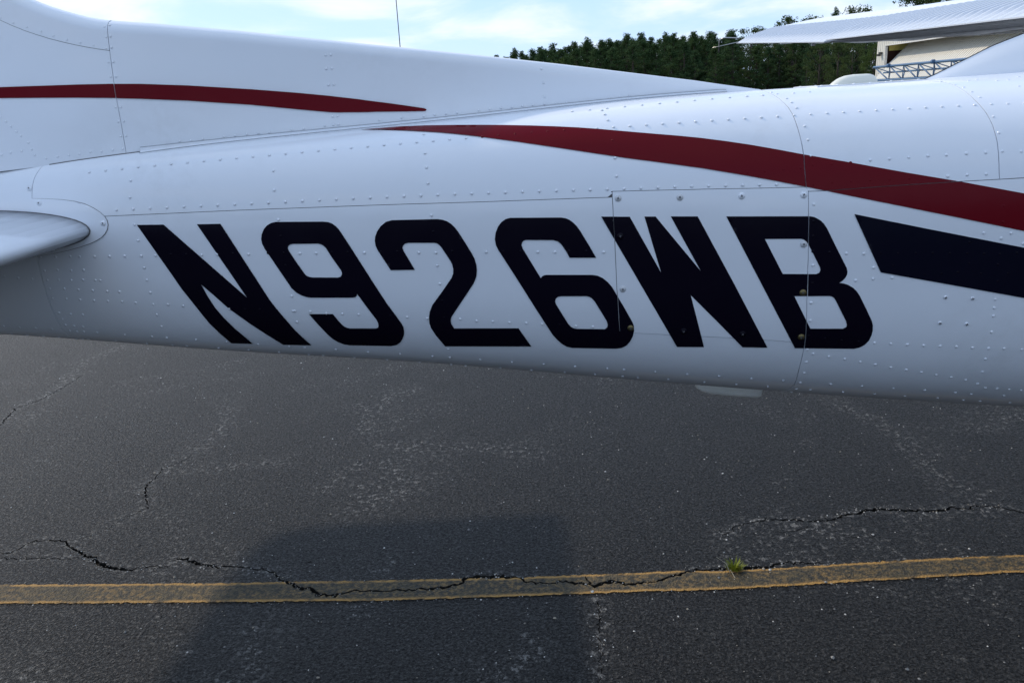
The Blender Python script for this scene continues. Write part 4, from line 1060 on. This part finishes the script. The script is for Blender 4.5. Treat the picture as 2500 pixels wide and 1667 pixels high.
# blue space truss along the door
truss = empty('door_truss'); truss.parent = hangar; truss.matrix_parent_inverse = Matrix.Translation(-hangar.location)
bpy.data.objects.remove(truss)
YA, YB = 61.45, 24.0
def tube_obj(name, a, b, r, parent, n=8):
    mb = MB(); mb.tube([a, b], r, n); return hchild(name, mb, M['blue'], parent, True)
top_ch = tube_obj('truss_chord', (28.0, YA, 2.64), (28.0, YB, 2.62), .085, hangar)
low_ch = tube_obj('truss_chord', (28.0, YA, 1.69), (28.0, YB, 1.67), .085, hangar)
bk_ch = tube_obj('truss_chord', (28.62, YA-.3, 2.22), (28.62, YB, 2.20), .06, hangar)
NY = [61.3, 58.95]
while NY[-1] > 36: NY.append(NY[-1]-2.0)
for i, (y, y2) in enumerate(zip(NY[:-1], NY[1:])):
    tube_obj('truss_brace', (28.0, y, 2.64), (28.0, y2, 1.68), .045, top_ch, 6)
    tube_obj('truss_brace', (28.0, y2, 2.64), (28.0, y2, 1.68), .035, top_ch, 6)
    tube_obj('truss_brace', (28.0, y, 2.64), (28.62, (y+y2)/2, 2.22), .035, bk_ch, 6)
    tube_obj('truss_brace', (28.62, (y+y2)/2, 2.22), (28.0, y2, 1.68), .04, bk_ch, 6)
    tube_obj('truss_brace', (28.62, (y+y2)/2, 2.22), (28.0, y2, 2.64), .03, bk_ch, 6)
    if i % 3 == 1:
        mb = MB(); mb.tube([(27.9, y+.1, 2.66), (27.9, y-.12, 2.66)], .14, 10); hchild('truss_clamp', mb, M['blue'], top_ch)
for o in list(top_ch.children)+list(bk_ch.children): o.matrix_parent_inverse = Matrix.Identity(4)
mb = MB(); mb.box((HX-.22, HL-.98, 3.62), (HX-.02, HL-.72, 3.80)); mb.box((HX-.34, HL-.95, 3.50), (HX-.12, HL-.75, 3.66)); hchild('wall_lamp', mb, M['wire'])

# ------------------------------------------------------------------ trees
def leaf_mat(name, c0, c1, c2):
    m = mat(name, c0, 0.85, 0.15); k = NT_(m); oi = k.n('ShaderNodeObjectInfo')
    n1 = k.noise(k.n('ShaderNodeTexCoord').outputs['Object'], 0.9, 3, 0.6)
    c = k.mix(k.mr(n1, 0.35, 0.7), c0, c1); c = k.mix(k.math('MULTIPLY', oi.outputs['Random'], 0.6), c, c2)
    k.l(c, k.b.inputs['Base Color'])
    tr = k.n('ShaderNodeBsdfTranslucent'); k.l(c, tr.inputs['Color']); mx = k.n('ShaderNodeMixShader'); mx.inputs[0].default_value = 0.38
    out = [q for q in k.t.nodes if q.type == 'OUTPUT_MATERIAL'][0]
    k.l(k.b.outputs[0], mx.inputs[1]); k.l(tr.outputs[0], mx.inputs[2]); k.l(mx.outputs[0], out.inputs['Surface']); return m
M['pine'] = leaf_mat('pine_needles', (0.032, 0.066, 0.022), (0.075, 0.115, 0.038), (0.034, 0.075, 0.038))
M['broad'] = leaf_mat('broad_leaves', (0.05, 0.085, 0.02), (0.085, 0.12, 0.035), (0.07, 0.10, 0.03))
M['oliveleaf'] = leaf_mat('olive_leaves', (0.048, 0.074, 0.024), (0.09, 0.115, 0.04), (0.06, 0.085, 0.028))
M['bark'] = mat('bark', (0.045, 0.035, 0.026), 0.9)
def crown_mesh(kind, h, seed):
    g = np.random.default_rng(seed); mb = MB(); tk = MB()
    lean = g.normal(0, .012*h, 2)
    tk.tube([(0, 0, -.05), (lean[0]*.5, lean[1]*.5, h*.5), (lean[0], lean[1], h*.93)], [.16+.008*h, .10+.004*h, .025], 7)
    tips = []
    if kind == 'pine':
        nb = int(h*6.5); z0 = .05
        for i in range(nb):
            f = z0+(1-z0)*(i+g.random())/nb; z = h*f*.985
            rad = h*.265*min(1, (1.02-f)*1.7)**.85*(.55+.7*g.random())*(0.75+.25*min(1, f*3))*(1.25-.5*f)
            a = g.random()*6.283; up = rad*(.10+.55*f*g.random())
            bx, by, bz = lean[0]*f+rad*math.cos(a), lean[1]*f+rad*math.sin(a), z+up
            tk.tube([(lean[0]*f, lean[1]*f, z), (bx, by, bz)], [.035, .012], 4, cap=False)
            for q in range(3):
                t = .42+.29*q; tips.append((lean[0]*f+rad*t*math.cos(a)+g.normal(0, .12), lean[1]*f+rad*t*math.sin(a)+g.normal(0, .12), z+up*t+g.normal(0, .1), .34+.16*g.random()))
        tips.append((lean[0], lean[1], h*.96, .30)); tips.append((lean[0], lean[1], h*.90, .38))
        per, ls = 30, .215
    else:
        nb = int(26+h*3)
        for i in range(nb):
            f = .22+.74*g.random(); a = g.random()*6.283; env = math.sqrt(max(.05, 1-((f-.56)/.48)**2)); rad = h*.34*env*g.random()**.45
            bx, by, bz = rad*math.cos(a), rad*math.sin(a), h*f
            if i % 3 == 0: tk.tube([(lean[0]*f*.5, lean[1]*f*.5, h*max(.12, f-.22)), (bx, by, bz)], [.05, .015], 4, cap=False)
            tips.append((bx, by, bz, h*(.055+.05*g.random())))
        per, ls = 64, .20
    for (x, y, z, s) in tips:
        for _ in range(per):
            d = g.normal(0, 1, 3); d /= np.linalg.norm(d)+1e-6; r_ = s*g.random()**.4
            c = np.array([x, y, z])+d*r_*np.array([1, 1, .72]); u = g.normal(0, 1, 3); u /= np.linalg.norm(u); v = np.cross(u, d); v /= np.linalg.norm(v)+1e-6
            l = ls*(.55+.8*g.random()); w = l*(.42 if kind == 'pine' else .6)
            mb.add([c-u*l*.5, c+v*w*.5, c+u*l*.5, c-v*w*.5], [(0, 1, 2, 3)])
    return mb.mesh(kind+'_crown'), tk.mesh(kind+'_trunk', True)
PROTO = {}
def proto(kind, i):
    if (kind, i) not in PROTO:
        h = 10.0 if kind == 'pine' else 7.0
        cm, tm = crown_mesh(kind, h, 100+i*7+len(kind)); cm.materials.append(M['pine' if kind == 'pine' else ('broad' if i < 2 else 'oliveleaf')]); tm.materials.append(M['bark'])
        PROTO[(kind, i)] = (cm, tm, h)
    return PROTO[(kind, i)]
def tree(kind, i, x, y, h, label, group=None, wide=1.0):
    cm, tm, h0 = proto(kind, i); s = h/h0
    r_ = empty('pine_tree' if kind == 'pine' else 'broadleaf_tree', (x, y, 0)); tag(r_, label, 'tree', group)
    r_.rotation_euler = (0, 0, random.random()*6.28); r_.scale = (s*wide, s*wide, s)
    for nm, me_ in (('crown', cm), ('trunk', tm)):
        o = bpy.data.objects.new(nm, me_); COL.objects.link(o); o.parent = r_
# heights follow the skyline of the wood
sky_px = [(1212,138),(1256,124),(1276,130),(1302,124),(1320,119),(1350,112),(1404,106),(1431,99),(1465,103),(1496,98),(1529,87),(1562,86),(1590,95),(1623,86),(1644,87),(1659,92),(1695,82),(1741,88),(1781,87)]
for px in np.arange(1195, 1790, 13):                            # second row close behind closes the skyline
    py = float(np.interp(px, [q[0] for q in sky_px], [q[1] for q in sky_px]))+5+7*rng.random(); Y = 113+5*rng.random(); g = on_plane(px, py, 1, Y)
    tree('pine', int(rng.integers(6)), g[0], Y, g[2], 'dark green pine in the dense tree line beyond the airplane', 'pines in the tree line', 1.25)
lab_line = 'dark green pine in the dense tree line beyond the airplane'
ORD = 'first second third fourth fifth sixth seventh eighth ninth tenth eleventh twelfth thirteenth fourteenth fifteenth sixteenth seventeenth eighteenth nineteenth'.split()
for j, (px, py) in enumerate(sky_px):
    Y = 106+6*rng.random(); g = on_plane(px, py, 1, Y); tree('pine', j % 6, g[0], Y, g[2]*1.02, 'dark pine making the %s tip of the skyline, counted from the dorsal fin' % ORD[j], 'pines in the tree line', 1.05)
for x in np.arange(0.6, 46, 1.55):                             # front row, lower
    Y = 96+5*rng.random(); hh = float(np.interp(x, [0, 8, 20, 30, 46], [5.4, 7.0, 7.6, 7.2, 7.4]))*(.82+.28*rng.random())
    tree('pine', int(rng.integers(6)), x+rng.normal(0, .4), Y, hh, lab_line, 'pines in the tree line', 1.25)
for x in np.arange(1.0, 52, 2.0):
    Y = 112+6*rng.random(); hh = float(np.interp(x, [0, 8, 20, 30, 52], [6.2, 8.0, 9.4, 9.4, 9.2]))*(.86+.14*rng.random())
    tree('pine', int(rng.integers(6)), x+rng.normal(0, .5), Y, hh, lab_line, 'pines in the tree line', 1.3)
for x in np.arange(28.0, 58, 2.6):
    tree('pine', int(rng.integers(6)), x, 121+5*rng.random(), float(np.interp(x, [0, 10, 58], [6.0, 8.4, 9.0]))*(.9+.1*rng.random()), lab_line, 'pines in the tree line', 1.5)
for x in np.arange(-46, 0, 1.7):
    tree('pine', int(rng.integers(6)), x, 104+9*rng.random(), 4.6+1.2*rng.random(), lab_line, 'pines in the tree line', 1.4)
for px, py, kd, i, w, lb in ((1834,76,'broad',2,.62,'tall tree whose small crown tip shows just above the left wing tip'),
        (1934,52,'broad',3,1.0,'tall tree with broad rounded crown rising above the outer wing'),
        (2022,48,'broad',2,.72,'tall tree with a lumpy flat crown above the middle of the wing'),
        (2040,37,'pine',1,.7,'slim pointed tree beside the lumpy flat crown above the wing'),
        (2102,26,'broad',3,.7,'tall tree with a lone round crown above the wing, left of the two highest'),
        (2262,-8,'broad',2,1.0,'high tree crown with ragged left side above the right part of the wing'),
        (1786,92,'pine',2,.8,'short pine tip beside the guard at the left wing tip'),
        (1962,62,'pine',4,.8,'narrow pine tip right of the broad rounded crown above the outer wing'),
        (2240,4,'pine',0,.8,'ragged pine tip just left of the high tree crown above the wing'),
        (2345,-26,'broad',3,1.3,'widest and highest tree crown above the wing at the top edge')):
    g = on_plane(px, py-9, 1, 104); tree(kd, i, g[0], 104, g[2]*1.02, lb, None, w)
g = on_plane(1360, 138, 1, 92); tree('broad', 0, g[0], 92, g[2]-.1, 'small pale green round tree in front of the dark pines', None, .62)
g = on_plane(2130, 105, 1, 74); tree('broad', 1, g[0]+.3, 74, g[2], 'bright yellow green leafy tree beside the hangar corner post', None, .75)
for j, (px, py) in enumerate(((2005,104),(2050,100),(2085,104),(1975,118),(1945,130),(1890,112),(1915,106))):
    g = on_plane(px, py, 1, 84+3*j); tree('broad' if j != 3 else 'pine', 2+j % 2, g[0], 84+3*j, g[2], 'olive green leafy tree, %s from the hangar among those left of it' % ('third', 'second', 'nearest', 'fourth', 'fifth', 'last', 'sixth')[j], 'olive green trees left of the hangar', .8)

mb = MB(); g_ = np.random.default_rng(5)                         # unseen wood behind the camera, added to block low sky light
for x in np.arange(-120, 130, 4.0):
    h = 11+3*g_.random(); cy0 = -72-8*g_.random()
    for _ in range(150):
        f = g_.random()**.8; a = g_.random()*6.28; r_ = 3.2*(1.05-f)**.6*g_.random()**.5; c = np.array([x+r_*math.cos(a), cy0+r_*math.sin(a), h*f])
        u = g_.normal(0, 1, 3); u /= np.linalg.norm(u); v = np.cross(u, g_.normal(0, 1, 3)); v /= np.linalg.norm(v)
        mb.add([c-u*.9, c+v*.7, c+u*.9, c-v*.7], [(0, 1, 2, 3)])
tag(mb.build('sky_block_wood', M['pine']), 'unseen added wood behind the camera, blocking low sky light', 'wood', kind='stuff')
# thin mast far behind the fin
mast = MB(); mast.tube([(0, 0, 0), (0, 0, 9.0)], [.022, .020], 8)
o = mast.build('radio_mast', M['wire'], None, True, (-4.60, 40.0, -.02)); tag(o, 'thin dark vertical mast rising against the sky behind the dorsal fin', 'mast')

# ------------------------------------------------------------------ grass tuft in the crack
tuft = empty('grass_tuft', tuple(on_plane(1793, 1392, 2, 0.0))); tag(tuft, 'small green grass tuft growing from the crack beside the yellow line', 'grass tuft')
def blades(n, spread, h0, h1, w, seed):
    g = np.random.default_rng(seed); mb = MB()
    for _ in range(n):
        a = g.random()*6.283; r_ = spread*g.random(); bx, by = r_*math.cos(a), r_*math.sin(a)*.6; h = h0+(h1-h0)*g.random(); ln = h*(.25+.7*g.random())
        dx, dy = math.cos(a)*ln, math.sin(a)*ln; px_, py_ = -math.sin(a)*w, math.cos(a)*w
        mb.add([(bx-px_, by-py_, 0), (bx+px_, by+py_, 0), (bx+dx*.4+px_*.8, by+dy*.4+py_*.8, h*.6), (bx+dx*.4-px_*.8, by+dy*.4-py_*.8, h*.6), (bx+dx, by+dy, h)], [(0,1,2,3), (3,2,4)])
    return mb
M['blade'] = mat('grass_blade', (0.20, 0.23, 0.018), 0.6, 0.3); M['dry'] = mat('dry_grass', (0.34, 0.20, 0.09), 0.8, 0.2)
blades(110, .026, .014, .040, .0019, 3).build('blades', M['blade'], tuft)
blades(34, .028, .004, .012, .0018, 4).build('dry_leaves', M['dry'], tuft)
mb = MB(); mb.tube([(-.018, -.012, 0), (-.03, .0, .03), (-.062, .01, .052)], [.0012, .001, .0008], 5); mb.tube([(-.018, -.012, .012), (-.012, -.05, .004)], .0009, 5)
mb.build('dry_stem', mat('straw', (0.42, 0.38, 0.29), .8), tuft)
